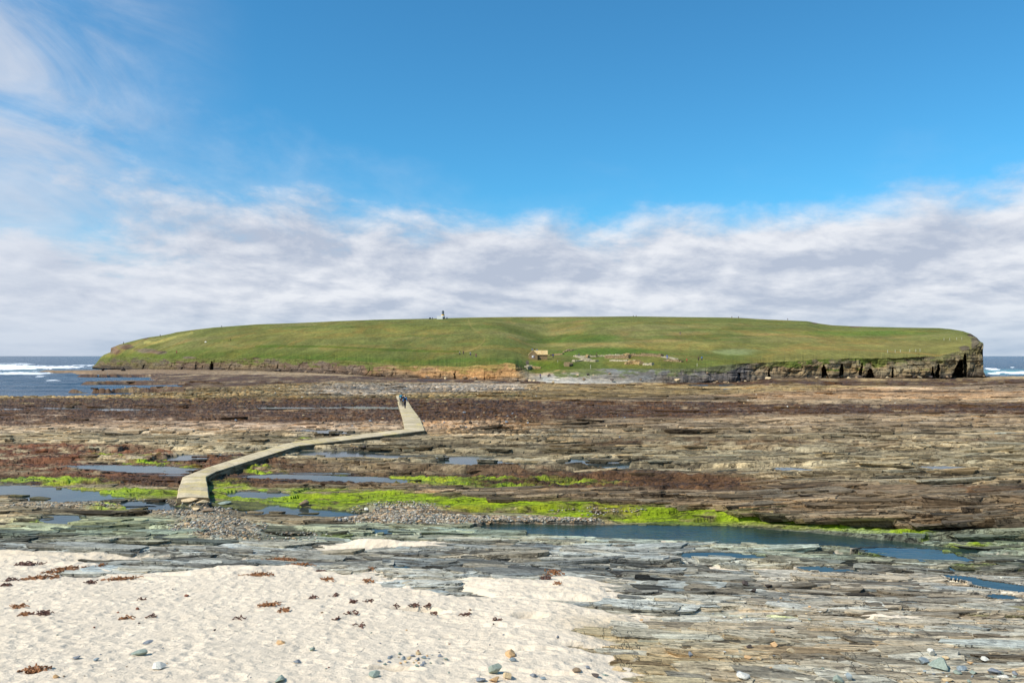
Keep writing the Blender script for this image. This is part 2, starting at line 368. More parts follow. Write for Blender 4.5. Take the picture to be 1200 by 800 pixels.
# sand level against rock level
RX = bil([600, 622, 636, 648, 662, 680, 700, 720, 745, 770, 800, 860, 1000],
         [-400, 0, 80, 160, 250, 330, 420, 500, 580, 660, 740, 820, 900, 1000, 1200, 1600],
    np.array([
    [3, 3, 3, 3, 3, 3, 3, 3, 3, 3, 3, 3, 3, 3, 3, 3],
    [2.2, 2.2, 2.2, 2.2, 1.6, 2.2, 1.6, 1.6, 2, 2, 2, 2, 3, 3, 3, 3],
    [1.5, 1.5, 1.2, 1.6, 1.5, 1.5, 1.2, 1.1, 1.4, 1.6, 2, 2, 2, 2, 2, 2],
    [.1, .1, .1, 1.2, 1.2, 1.2, 1.2, 1.3, 1.4, 1.3, 1.6, 1.6, 1.8, 2, 2, 2],
    [-.9, -.8, -.3, .4, .6, .3, .8, 1.2, 1.1, 1.0, 1.3, 1.3, 1.4, 2, 2, 2],
    [-2, -1.7, -1, -.9, -1, -1.4, -.5, .5, .3, -.3, .3, .6, .9, 1, 2, 2],
    [-3, -3, -3, -3, -3, -3, -1.5, -.9, -1.0, -.7, -.2, .5, .4, .8, 1.5, 2],
    [-3, -3, -3, -3, -3, -3, -2.5, -1.6, -1.3, -.8, -.1, .0, .5, .9, 1.5, 2],
    [-3, -3, -3, -3, -3, -3, -2, -1.4, -1.2, -.7, .4, .7, .6, .9, 1.2, 2],
    [-3, -3, -3, -3, -3, -3, -1.3, -1.0, -.8, -1.0, -.3, .5, .8, .9, 1.2, 2],
    [-3, -3, -3, -3, -3, -3, -2, -1.5, -1.2, -1.0, -.9, -.2, .6, .9, 1.2, 2],
    [-3, -3, -3, -3, -3, -3, -3, -3, -2, -1.4, -1.0, -.3, .5, .9, 1.2, 2],
    [-3, -3, -3, -3, -3, -3, -3, -3, -3, -2, -1.4, -.6, .3, .7, 1.0, 2]], float), V, U)
def slab(cx, cy, rx, ry, val, ang=0.0):
    global RX
    m = blob(cx, cy, rx, ry, ang, 0.45, 0.5); RX = RX * (1 - m) + (val + (.5 if val > 0 else 0)) * m
for a in ((190, 637, 52, 4.5, 1.5, .03), (275, 637, 38, 3, 1.0, .02), (94, 673, 25, 5.5, 1.5, -.02), (140, 664, 18, 5.5, 1.3, .1), (205, 661, 47, 8.5, 1.6, -.04),
          (94, 641, 22, 5, 1.4, .05), (130, 654, 18, 3, 1.0, 0), (95, 655, 16, 3, .9, 0), (300, 651, 75, 4.5, 1.2, .03), (395, 668, 20, 4, 1.1, .1), (20, 636, 38, 4, 1.3, 0), (60, 626, 50, 4, 1.4, .0),
          (430, 655, 70, 6, 1.5, .03), (560, 664, 70, 8, 1.6, .03), (520, 690, 32, 7, 1.4, .15), (455, 684, 16, 4, 1.0, .2), (550, 700, 22, 3, .9, .1),
          (680, 708, 48, 4.5, 1.1, .12), (620, 728, 20, 3.5, .9, .0), (490, 721, 30, 2.2, 1.0, .05), (700, 765, 45, 3, .8, .06), (455, 792, 30, 2.5, 1.0, 0)):
    slab(*a)
for a in ((620, 690, 65, 10, -.9, .12), (720, 724, 50, 5, -.8, .2), (590, 740, 80, 13, -1.0, .1), (1040, 718, 60, 4, -.1, .08), (760, 790, 45, 12, -.9, .3), (980, 745, 40, 3, -.1, .1), (470, 637, 60, 1.6, -.5, .05), (40, 651, 80, 4, -.7, 0)):
    slab(*a)
RX = RX + (1.5 - .75 * sst(780, 900, U)) * sst(660, 800, U) * sst(655, 690, V)
RX = RX + .9 * SX2 * sst(620, 640, V) * sst(-2.5, -.8, RX)
SANDH = 0.012 * vn(X * 5.0, Y * 4.0, 90) + 0.018 * fbm(X * 2.2, Y * 1.8, 3, 91) + 0.06 * fbm(X * 0.35, Y * 0.35, 3, 92)
ff1, ff2, fid = worley(X / .55, Y / .50, 93)
SANDH = SANDH - .035 * np.clip(1 - ff1 * 2.6, 0, 1) * (fid > .35) + .012 * np.clip(1 - np.abs(ff1 - .45) * 6, 0, 1) * (fid > .35)
mound = blob(272, 672, 42, 9, 0, .6, .1)
ZS = ZB - 0.15 * np.clip(RX, -1.1, 3) + SANDH + 0.18 * mound * (0.6 + 0.8 * np.abs(W3))
sandzone = sst(612, 624, V)
ZS = np.where(sandzone > 0, ZS, -9) - (1 - sandzone) * 2
sandm = sst(-0.008, 0.012, ZS - ZR)
Z = np.maximum(ZR, ZS)

# ------------------------------------------------------------------ colour zones (albedo of rock, wrack, weed, sand)
C = np.zeros(X.shape + (3,), np.float32) + A(150, 132, 108).astype(np.float32)
C = mixc(C, A(168, 146, 124), band([(-400, 480), (1600, 480)], [(-400, 524), (250, 522), (420, 512), (600, 505), (1600, 500)], 4) * sst(700, 350, U))
C = mixc(C, A(142, 130, 106), sst(496, 510, wv))
C = mixc(C, A(164, 152, 124), band([(500, 523), (900, 520), (1600, 520)], [(500, 543), (900, 548), (1600, 552)], 4) * 0.8)
C = mixc(C, A(132, 116, 94), sst(556, 566, wv) * sst(300, 500, U))
C = mixc(C, A(166, 146, 122), band([(600, 449), (1600, 447)], [(600, 466), (900, 464), (1600, 463)], 2) * sst(590, 640, U))
C = mixc(C, A(186, 148, 108), band([(600, 448.5), (1600, 461)], [(600, 451), (900, 466), (1600, 466)], 1) * 0.55 * sst(620, 700, U))
# far left cobbles and olive weed
C = mixc(C, A(152, 132, 96), band([(-400, 462), (150, 454), (400, 448), (1600, 440)], [(-400, 474), (400, 474), (560, 478), (620, 470), (1600, 430)], 2))
C = mixc(C, A(128, 124, 56), band([(-400, 468), (200, 466), (400, 467), (1600, 440)], [(-400, 476), (400, 474), (460, 470), (1600, 430)], 1.5) * sst(-.1, .5, W2) * .8)
C = mixc(C, A(162, 152, 140), band([(300, 452), (430, 449), (620, 447)], [(300, 464), (430, 464), (620, 456)], 2.5) * sst(330, 400, U) * sst(640, 600, U) * .8)
C = mixc(C, A(172, 128, 84), blob(560, 492, 75, 16) * .35)
# near shelf, green-grey flag and blue-grey slate
C = mixc(C, A(148, 152, 128), sst(612, 618, wv))
C = mixc(C, A(152, 162, 136), blob(140, 614, 120, 12, 0, .5) * .8)
C = mixc(C, A(150, 160, 140), band([(380, 624), (1600, 632)], [(380, 642), (1600, 660)], 4) * sst(340, 430, U) * sst(1000, 800, U) * .8)
slate = np.clip(sst(626, 640, wv) * sst(1000, 760, wu), 0, 1)
C = mixc(C, A(170, 164, 147), slate)
C = mixc(C, A(182, 171, 150), sst(646, 672, wv) * sst(760, 900, wu))
C = mixc(C, A(198, 178, 142), sst(690, 760, wv) * sst(560, 800, wu) * (0.45 + 0.4 * W1))
C = mixc(C, A(172, 146, 96), np.clip(blob(720, 750, 60, 14) + blob(850, 765, 90, 25) * .5 + blob(770, 790, 60, 18), 0, 1) * .6)
C = mixc(C, A(148, 146, 134), band([(-50, 626), (400, 638), (900, 648)], [(-50, 680), (400, 680), (900, 672)], 4) * sst(930, 780, U) * .55)
STRK = fbm(X * .025, S * .55, 4, 96)
C = C * (1 + 0.95 * TONE[..., None]) * (1 + .55 * STRK[..., None])
C = C * (1.16 - .08 * sst(640, 600, V))[..., None] * (1 + 0.2 * W3[..., None] + 0.12 * W1[..., None])
hue = fbm(X * 0.5, Y * 1.2, 3, 95)[..., None]
C = C * (1 + hue * np.array([0.10, 0.0, -0.12]) + (sst(640, 600, V) * 1.0)[..., None] * np.array([.06, 0, -.09]))
# cobble colours, pebble colours
cc = (0.62 + 0.75 * cbid)[..., None] * (1 + (hsh((cbid * 9999).astype(int), 1, 3) - .5)[..., None] * np.array([.35, .05, -.35]))
C = C * (1 - cobM[..., None]) + C * cc * cobM[..., None]
pc = (0.6 + 0.8 * pbid)[..., None] * (1 + (hsh((pbid * 9999).astype(int), 1, 3) - .5)[..., None] * np.array([.5, .05, -.4]))
pcol = A(176, 160, 136) * pc
C = mixc(C, np.array([0, 0, 0]), pebM * .92) + pcol * (pebM * .92)[..., None]
# dark brown along joints and bedding grooves
drk = sst(0.25, 0.75, GRV) * 0.55
C = mixc(C, A(58, 50, 44), drk * (1 - pebM))

wrack = np.zeros_like(X)
def addw(m, thr=0.0, soft=.35, st=1.0):
    global wrack
    wrack = np.maximum(wrack, st * m * sst(thr - soft, thr + soft, 0.55 * W2 + 0.75 * W3 + 0.15))
addw(band([(500, 467), (700, 469), (900, 471), (1600, 473)], [(500, 494), (600, 494), (900, 484), (1600, 490)], 2), -.22)
addw(band([(-400, 475), (600, 477)], [(-400, 482), (300, 486), (600, 490)], 1.5) * sst(620, 540, U), -.1)
addw(band([(-400, 490), (130, 492)], [(-400, 500), (130, 499)], 2) * sst(180, 90, U), -.2)
addw(band([(-400, 517), (80, 518), (200, 526), (330, 536), (400, 540), (600, 545), (900, 552), (1000, 560)], [(-400, 566), (100, 562), (330, 566), (450, 565), (600, 568), (900, 572), (1000, 566)], 3) * sst(960, 700, U) * (1 - .55 * sst(330, 420, U) * sst(640, 520, U)), -.05)
addw(band([(-400, 434), (200, 437), (400, 440), (600, 443), (700, 449), (900, 444), (1600, 443)], [(-400, 462), (190, 456), (400, 447), (600, 449), (700, 450.5), (900, 451), (1600, 450)], 1.0), .0)
addw(band([(430, 552), (700, 552), (900, 558)], [(430, 566), (700, 569), (900, 572)], 2) * sst(950, 850, U), -.5)
addw(band([(600, 512), (1600, 508)], [(600, 522), (1600, 519)], 3) * sst(560, 760, U), .25, .35, .75)
addw(band([(700, 560), (1600, 568)], [(700, 575), (1600, 612)], 4) * sst(860, 980, U), .35, .3, .8)
addw(band([(-400, 566), (200, 572)], [(-400, 580), (200, 582)], 2) * sst(220, 150, U), .1, .3, .7)
wrc = A(86, 60, 36) * (0.75 + 0.6 * np.clip(W3 + .4, 0, 1))[..., None] * np.ones(3)
red = blob(90, 535, 170, 22, 0.02, .5)
wrc = wrc * (1 - red[..., None]) + (A(106, 66, 40) * (0.7 + .6 * np.clip(W3 + .4, 0, 1))[..., None]) * red[..., None]
C = C * (1 - wrack[..., None]) + wrc * wrack[..., None]
Z = Z + wrack * 0.34 * np.abs(fbm(X * 1.5, Y * 1.9, 4, 97)) * (V > 470)
C = C * (1 + wrack * .7 * fbm(X * 1.5, Y * 1.9, 4, 97))[..., None]

# ------------------------------------------------------------------ pools
POOLS = [  # name, level, blobs, waviness
    ('tidal_channel', 0.72, [(760, 621, 170, 6.5, .02), (900, 626, 165, 8.5, .045), (1010, 632, 110, 7, .07), (640, 616, 75, 3.5, .02), (1090, 637, 60, 3.5, .05)], 1),
    ('rock_pool', 0.70, [(40, 577, 75, 9, .05), (120, 583, 50, 4, .1), (-60, 575, 80, 9, 0)], 0),
    ('rock_pool', 0.70, [(155, 549, 60, 4.2, .05), (205, 552, 22, 3.5, .0)], 0),
    ('rock_pool', 0.70, [(228, 535, 32, 3.0, -.05)], 0),
    ('rock_pool', 0.68, [(400, 558, 105, 3.6, .03), (330, 556, 30, 3, 0)], 0),
    ('rock_pool', 0.72, [(430, 532, 90, 4.5, .04), (545, 539, 75, 6, .05), (370, 530, 30, 3, 0)], 0),
    ('rock_pool', 0.86, [(710, 539, 48, 4.5, .03), (690, 535, 30, 2.2, .0), (790, 545, 40, 3, .05), (740, 545, 30, 2.2, .1)], 0),
    ('rock_pool', 0.66, [(310, 593, 60, 6.5, .05), (365, 599, 50, 4.5, .05), (300, 577, 28, 4, 0), (420, 601, 25, 3, 0)], 0),
    ('rock_pool', 0.66, [(195, 595, 35, 3.5, .03), (170, 589, 40, 3, .0)], 0),
    ('rock_pool', 0.84, [(420, 477, 55, 1.7, .0), (340, 477, 45, 1.0, 0)], 0),
    ('rock_pool', 0.66, [(140, 479, 32, 1.2, .0), (70, 477, 25, .8, 0), (5, 479, 14, .9, 0)], 0),
    ('rock_pool', 0.84, [(385, 505, 30, 1.6, .08)], 0),
    ('rock_pool', None, [(855, 651, 62, 4.6, .03)], 0),
    ('rock_pool', None, [(1075, 650, 46, 4.0, .06), (1130, 663, 26, 1.8, .08)], 0),
    ('rock_pool', None, [(1175, 685, 40, 2.6, .1), (1130, 678, 20, 1.4, .1)], 0),
    ('rock_pool', None, [(1172, 697, 24, 2.2, .08)], 0),
    ('rock_pool', None, [(955, 664, 26, 1.8, .04), (985, 667, 20, 1.2, 0)], 0),
    ('rock_pool', None, [(82, 611, 26, 4.2, .08)], 0),
    ('rock_pool', None, [(450, 621, 40, 2.2, .05)], 0),
    ('rock_pool', None, [(470, 664, 14, 1.4, 0)], 0),
    ('rock_pool', None, [(1115, 548, 30, 1.6, 0)], 0),
    ('rock_pool', None, [(930, 549, 22, 1.4, 0)], 0),
]
POOLM = []; LEVS = []
for nm, lev, bl, kind in POOLS:
    if lev is None:
        lev = float(zbase_fn(np.array([bl[0][0]], float), np.array([bl[0][1]], float))[0]) - .03
    LEVS.append(lev); m = np.zeros_like(X)
    for cx, cy, rx, ry, an in bl: m = np.maximum(m, pblob(cx, cy, rx * 1.08, ry * 1.15, an, (.25 if kind else .62)))
    if kind == 0: m = m * (1 - 0.0)
    # water keeps to where its own level projects: lower the bed inside, hold the rim up just outside
    ins = sst(.45, .70, m); rim = sst(.16, .45, m) * (1 - ins)
    rocks = (0.5 * W3 + 0.7 * (ROCK + .02) / .12) if kind == 0 else -9
    bed = lev - 0.16 * ins + np.where(np.asarray(rocks) > 1.25, .18, 0)
    Z = Z * (1 - ins) + bed * ins
    Z = np.where((m > .16) & (ins < .5), np.maximum(Z, lev + .02 + .35 * np.clip(ROCK + .1, 0, .4)), Z)
    POOLM.append(m)
    wd = sst(.05, .5, m)
    C = C * (1 - .35 * wd[..., None]); sandm = sandm * (1 - wd)
POOLALL = np.max(np.array(POOLM), 0)

# bright green algae
alg = np.zeros_like(X)
def adda(m, thr=-.1, st=1.0, soft=.25):
    global alg
    alg = np.maximum(alg, st * m * sst(thr - soft, thr + soft, W3 * .9 + W2 * .5))
adda(blob(125, 577, 100, 7, 0), -.25); adda(blob(60, 563, 70, 5), -.05); adda(blob(20, 572, 60, 5), 0); adda(blob(165, 592, 60, 4), .1); adda(blob(170, 540, 60, 6, .1), .15); adda(blob(60, 574, 28, 3))
adda(blob(268, 577, 28, 15), -.15); adda(blob(305, 548, 30, 5, .1), .1); adda(blob(345, 583, 105, 12, .05), -.3); adda(blob(450, 583, 140, 11, .05), -.35)
adda(blob(570, 590, 160, 11, .07), -.22); adda(blob(730, 601, 140, 9.5, .06), -.5); adda(blob(860, 604, 120, 8, .05), -.55); adda(blob(980, 612, 90, 6, .09), -.15)
adda(blob(1110, 625, 110, 4.5, .09), -.2); adda(blob(1170, 635, 60, 3.5, .05), -.1); adda(blob(520, 561, 120, 4.5, .03), -.1); adda(blob(640, 562, 80, 3), .05)
adda(blob(760, 624, 110, 2.2, .03), .2, .8); adda(blob(1170, 661, 60, 2.5, .04), .1, .8); adda(blob(1150, 706, 45, 3, .2), .1, .7); adda(blob(920, 719, 60, 3, .03), .25, .6); adda(blob(860, 655, 60, 7), .35, .6)
adda(blob(60, 612, 60, 6), .1, .7); adda(blob(440, 626, 90, 6), .3, .6); adda(blob(1060, 646, 80, 9, .03), .3, .7); adda(blob(345, 512, 30, 3), .3, .8)
SX3 = fbm(X * 1.1, (Y + .075 * X) * 3.0, 4, 49)
alg = alg * sst(-.6, -.1, SX3 + .35)
alc = (A(130, 150, 14) * (0.6 + .8 * np.clip(W3 * .8 + .45, 0, 1.3))[..., None])
yel = sst(0, .6, fbm(X * .35, Y * .5, 3, 98)) * .55
alc = alc * (1 - yel[..., None]) + A(160, 150, 34) * yel[..., None]
olv = sst(.1, .6, SX3 * -1.0) * .6
alc = alc * (1 - olv[..., None]) + A(84, 84, 34) * olv[..., None]
alg = alg * (1 - .9 * sst(.62, .8, POOLM[0]))
C = C * (1 - alg[..., None] * .95) + alc * alg[..., None] * .95
Z = Z + alg * (0.05 + 0.09 * np.abs(fbm(X * 2.4, Y * 2.4, 3, 99))) * sst(500, 540, V)
# sand colour last
CROCK = C.copy()
scol = A(221, 204, 179) * np.ones(X.shape + (3,))
damp = np.clip(blob(750, 745, 90, 17, .1, .5) + sst(662, 632, wv) * sst(360, 200, U) * .8 + blob(250, 622, 60, 10), 0, 1)
scol = mixc(scol, A(190, 172, 142), damp * .8)
C = C * (1 - sandm[..., None]) + scol * sandm[..., None]

# ------------------------------------------------------------------ the sea bed on the left and beyond the shelf on the right
fing = np.zeros_like(X); WL = fbm(X * .035, Y * .012, 3, 47)
for v0, hw, ux in ((434.3, 2.4, 52), (438.6, .6, 70), (446.3, 1.9, 84), (452.6, .5, 150), (455.4, .4, 60)):
    d = (V + 1.0 * WL - v0) / (hw * (0.25 + .75 * sst(ux, ux + 120, U)))
    fing = np.maximum(fing, (1 - sst(.6, 1.1, np.abs(d))) * sst(ux - 8, ux + 14, U + 30 * WL))
sea_r = pl([(430, 170), (437, 172), (441, 172), (450, 200), (455, 205), (458, 222), (460, 190), (462, 110), (464, 40), (466, -60), (469, -420), (475, -600)], V) + 40 * WL
seam = sst(8, -8, U - sea_r) * (1 - fing)
seam = np.maximum(seam, sst(440.5, 439.0, V + .8 * WL) * sst(1152, 1158, U))
Z = Z * (1 - seam) + (-0.9) * seam
Z[-1, :] = np.where((U[-1] < 112) | (U[-1] > 1153), -1.5, Z[-1, :])
C = C * (1 - .4 * seam[..., None])
tanl = (1 - sst(.6, 1.2, np.abs((V - 434) / 3.0))) * sst(320, 200, U)
C = mixc(C, A(150, 124, 98), tanl * .8 * (1 - seam))
wet = np.clip(wrack * .55 + alg * .35 + .6 * sst(.05, .4, POOLALL) + .5 * seam + .12, 0, 1) * (1 - sandm)
weed = np.clip(wrack * .8 + alg, 0, 1)
C = np.clip(C, 0.008, 0.9)
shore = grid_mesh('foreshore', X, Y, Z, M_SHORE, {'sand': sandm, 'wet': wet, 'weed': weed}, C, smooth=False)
tag(shore, kind='structure')
for i, ((nm, lev, bl, kind), m) in enumerate(zip(POOLS, POOLM)):
    mk = (m > .26)
    o = grid_mesh('water', X, Y, np.full_like(X, LEVS[i]), M_CHAN if kind else M_POOL, mask=mk)
    tag(o, kind='structure')

CR = C
PY = HY + F * (CZ - Z) / Y
PYmin = np.minimum.accumulate(PY, 0)
def cell(u_, v_):
    ci = np.clip(np.searchsorted(us, u_), 0, len(us) - 1)
    rn = np.clip(np.searchsorted(-vn_rows, -v_), 0, len(vn_rows) - 1)
    vm = ybase(u_) - 1.0; rf = np.clip(len(vn_rows) - 1 + ((470 - v_) / (470 - vm) * nfar).astype(int), 0, V.shape[0] - 1)
    return np.where(v_ >= 470, rn, rf), ci
def slabs():
    g = np.random.default_rng(12); U_, V_ = [], []
    for n, u0, u1, v0, v1 in ((9000, 560, 1230, 622, 810), (5200, -30, 760, 606, 690), (12000, 420, 1230, 480, 606), (9500, -30, 520, 482, 600), (7500, -30, 1230, 446, 486), (2600, 560, 1230, 566, 606), (500, 470, 760, 690, 780)):
        U_.append(g.uniform(u0, u1, n)); V_.append(g.uniform(v0, v1, n))
    u_ = np.concatenate(U_); v_ = np.concatenate(V_); r, c = cell(u_, v_)
    keep = (POOLALL[r, c] < .25) | (g.random(len(u_)) < .10)
    keep &= (POOLM[0][r, c] < .2) & (pebM[r, c] < .3) & (alg[r, c] < .30) & (ZS[r, c] - ZR[r, c] < .05) & (seam[r, c] < .1)
    keep &= g.random(len(u_)) > .35 * wrack[r, c] * (V[r, c] > 486) + .35 * wrack[r, c] + .5 * cobM[r, c]
    keep &= (.5 * W1[r, c] + .6 * W2[r, c] + .42 > g.random(len(u_)) * .8)
    def dpoly(x, y):
        d = np.full(x.shape, 99.0); pts = [(-17.3, 42), (-19.3, 49.5), (-19.4, 68), (-11.2, 82), (-15.6, 116), (-21.5, 155)]
        for (xa, ya), (xb, yb) in zip(pts[:-1], pts[1:]):
            t_ = np.clip(((x - xa) * (xb - xa) + (y - ya) * (yb - ya)) / ((xb - xa) ** 2 + (yb - ya) ** 2), 0, 1); d = np.minimum(d, np.hypot(x - xa - t_ * (xb - xa), y - ya - t_ * (yb - ya)))
        return d
    keep &= dpoly(X[r, c], Y[r, c]) > 1.6
    x_, y_ = X[r, c], Y[r, c]
    u_, v_, r, c, x, y = u_[keep], v_[keep], r[keep], c[keep], x_[keep], y_[keep]; N = len(u_)
    s = np.clip(y / 20, .7, 15) ** np.where(y > 70, .62, .70)
    a = s * np.exp(g.normal(-.78, .55, N)); a = np.minimum(a, s * 1.5); blk = sst(640, 480, u_) * sst(606, 596, v_); a = a * (1 - .35 * blk) * (1 - .34 * sst(38, 55, y)); b = a * g.uniform(.16, .42, N) * (1 + .8 * blk); th = (1 - .2 * sst(38, 55, y)) * s * g.uniform(.028, .10, N) * (.6 + .6 * np.minimum(a / s, 1))
    dU = a * .8 * F / y; r1, c1 = cell(u_ - dU, v_); r2, c2 = cell(u_ + dU, v_)
    zl, zr_ = ZR[r1, c1], ZR[r2, c2]; zc = ZR[r, c]
    sl = np.clip((zr_ - zl) / np.maximum(X[r2, c2] - X[r1, c1], .1), -.08, .08) + g.normal(0, .012, N)
    zt = np.median(np.stack([zl, zr_, zc]), 0) + th * g.uniform(-.1, .75, N)
    dip = g.uniform(-.13, .02, N); rot = -.075 + g.normal(0, .09, N)
    ang = np.array([-2.75, -2.1, -1.0, -.40, .40, 1.05, 2.1, 2.75])[None, :] + g.normal(0, .13, (N, 8))
    rad = g.uniform(.80, 1.15, (N, 8))
    px = np.sign(np.cos(ang)) * np.abs(np.cos(ang)) ** .55 * rad * a[:, None]; py = np.sign(np.sin(ang)) * np.abs(np.sin(ang)) ** .6 * rad * b[:, None]
    def place(qx, qy, dz, ins):
        qx = qx * ins; qy = qy * ins; cr, sr = np.cos(rot)[:, None], np.sin(rot)[:, None]
        return np.stack([x[:, None] + qx * cr - qy * sr, y[:, None] + qx * sr + qy * cr, zt[:, None] + qx * sl[:, None] + qy * dip[:, None] + dz], -1)
    chip = g.normal(0, .06, (N, 8)) * th[:, None]
    top = place(px, py, chip, 1.0); mid = place(px * g.uniform(.96, 1.02, (N, 8)), py * g.uniform(.95, 1.03, (N, 8)), -th[:, None] * .55, 1.0)
    bot = place(px, py, -th[:, None] * 1.6 - .03, .90)
    P = np.concatenate([top, mid, bot], 1).reshape(-1, 3)
    fs = [(0, 1, 2, 3), (0, 3, 4, 7), (4, 5, 6, 7)]
    for i in range(8):
        j = (i + 1) % 8; fs.append((i + 8, j + 8, j, i)); fs.append((i + 16, j + 16, j + 8, i + 8))
    q = (np.array(fs)[None] + 24 * np.arange(N)[:, None, None]).reshape(-1, 4)
    me = bpy.data.meshes.new('bedrock_ledges'); me.vertices.add(len(P)); me.vertices.foreach_set('co', P.astype(np.float32).ravel())
    me.loops.add(len(q) * 4); me.polygons.add(len(q)); me.loops.foreach_set('vertex_index', q.astype(np.int32).ravel()); me.polygons.foreach_set('loop_start', (np.arange(len(q)) * 4).astype(np.int32))
    me.polygons.foreach_set('use_smooth', np.zeros(len(q), bool)); me.update(calc_edges=True)
    cc_ = CROCK[r, c] * (g.uniform(.66, 1.38, N))[:, None] * (1 + g.normal(0, .05, N)[:, None] * np.array([1, 0, -1.2]))
    cc_ = cc_ * np.minimum(1, .54 / np.maximum(cc_.max(1), .01))[:, None]; cc_ = np.repeat(np.clip(cc_, .01, 1), 24, 0)
    at = me.attributes.new('Col', 'FLOAT_COLOR', 'POINT'); at.data.foreach_set('color', np.concatenate([cc_, np.ones((len(cc_), 1))], 1).astype(np.float32).ravel())
    for k, vv in (('sand', np.zeros(N)), ('wet', wet[r, c] * .8), ('weed', wrack[r, c])):
        at = me.attributes.new(k, 'FLOAT', 'POINT'); at.data.foreach_set('value', np.repeat(vv, 24).astype(np.float32))
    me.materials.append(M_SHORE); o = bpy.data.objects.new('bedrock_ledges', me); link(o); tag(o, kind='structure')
    from mathutils.bvhtree import BVHTree
    return BVHTree.FromPolygons(P.tolist(), q.tolist())
BVH = slabs()
def hit(px, py):                                        # the visible shore point under a photo pixel
    ci = int(np.argmin(np.abs(us - px))); colr = PYmin[:, ci]
    r = int(np.argmax(colr <= py)) if (colr <= py).any() else len(colr) - 1
    P = Vector((X[r, ci], Y[r, ci], Z[r, ci])); o_ = Vector((0, 0, CZ)); d_ = Vector(((px - CX) / F, 1, (HY - py) / F)).normalized()
    h = BVH.ray_cast(o_, d_, 800)
    if h[0] is not None and h[0].y < P.y + .5: return h[0]
    return P
# ------------------------------------------------------------------ cliff and grassy island
YTOP = [(108, 430), (112, 427), (118, 420.5), (135, 418.5), (170, 418), (185, 420), (250, 420), (300, 419), (350, 420.5), (400, 422), (450, 426), (480, 429), (500, 428), (545, 430), (560, 428),
        (585, 427), (594, 425), (602, 426), (610, 429.5), (618, 434), (628, 437), (640, 436), (655, 433), (700, 431.5), (760, 432), (800, 432), (824, 431), (840, 428.5), (872, 426), (890, 425), (900, 424),
        (920, 424), (950, 421.5), (1000, 420), (1050, 419.5), (1100, 417), (1120, 412.5), (1134, 410), (1141, 408), (1146, 403), (1149, 401), (1152, 402)]
YSKY = [(108, 429.8), (112, 426.5), (118, 418.5), (122, 415.5), (129.6, 412.5), (130, 407.6), (140, 403.6), (150, 401), (165, 397), (175, 395), (187, 393.5), (200, 391), (207, 389.2), (225, 386.6), (250, 383.7),
        (300, 380), (350, 378.3), (400, 376), (450, 374.4), (500, 373.3), (550, 372), (600, 371.3), (700, 371), (742, 370.6), (800, 371.4), (850, 372), (870, 372.6), (900, 374.4), (945, 376.2), (950, 377),
        (960, 379), (975, 381), (1000, 382.2), (1050, 383.6), (1100, 384.3), (1115, 385.8), (1128, 388), (1138, 391.5), (1145, 396), (1149, 401), (1152, 402)]
WID = [(108, 30), (130, 9), (300, 5), (420, 6), (560, 6), (604, 6), (620, 22), (700, 34), (740, 20), (775, 10), (830, 7), (890, 5), (1152, 4)]
DSKY = [(108, 575), (130, 545), (200, 590), (300, 640), (500, 705), (600, 720), (760, 700), (900, 640), (1000, 560), (1100, 440), (1140, 350), (1152, 322)]
ui = np.arange(108, 1152.01, 0.55); nU = len(ui)
D0 = dbase(ui); zf = zfoot(ui) - .4; Wd = pl(WID, ui); ytop = pl(YTOP, ui) + (.9 * fbm(ui * .10, ui * 0, 4, 301) + .45 * fbm(ui * .5, ui * 0, 3, 305)) * np.clip(1.15 - Wd / 16, .15, 1)
ysk = pl(YSKY, ui); ytop = np.maximum(ytop, ysk + .05)
zt = CZ - (ytop - HY) * (D0 + Wd) / F
nT = 84; T = np.linspace(0, 1, nT)[:, None] * np.ones((1, nU)); UU = np.ones((nT, 1)) * ui[None, :]
ZC = zf + (zt - zf) * T
XW = (UU - CX) / F * D0                                 # run along the cliff in metres
steep = np.clip(1.2 - Wd / 16, 0.28, 1)
env = np.sin(np.pi * np.clip(T, 0, 1) ** .7) ** .6
prof = T ** 1.15
lay = np.floor(ZC / 0.42 + .6 * fbm(XW * .05, ZC * 0, 2, 310)); lay2 = np.floor(ZC / 1.3 + .6 * fbm(XW * .03, ZC * 0, 2, 311))
dsp = 0.45 * (hsh(lay, np.floor(XW / 3.1 + .7 * hsh(lay, 2, 6)), 312) - .5) + 1.2 * (hsh(lay2, np.floor(XW / 7 + hsh(lay2, 1, 5)), 313) - .5)
dsp = dsp + 5.0 * fbm(XW * .085, ZC * .10, 4, 314) + 2.2 * fbm(XW * .35, ZC * .3, 3, 315)
jx = XW / 5.5 + 1.0 * vn(ZC * .25, XW * .03, 316); jf = jx - np.floor(jx); dsp = dsp + .6 * (1 - sst(0, .10, np.minimum(jf, 1 - jf))) * (hsh(np.floor(jx + .5), 3, 317) > .45)
dsp = dsp * steep + (1 - steep) * (1.2 * fbm(XW * .6, ZC * 2.2, 3, 318) + .8 * fbm(XW * .15, ZC * 1.5, 2, 319))
cave = np.zeros_like(T)
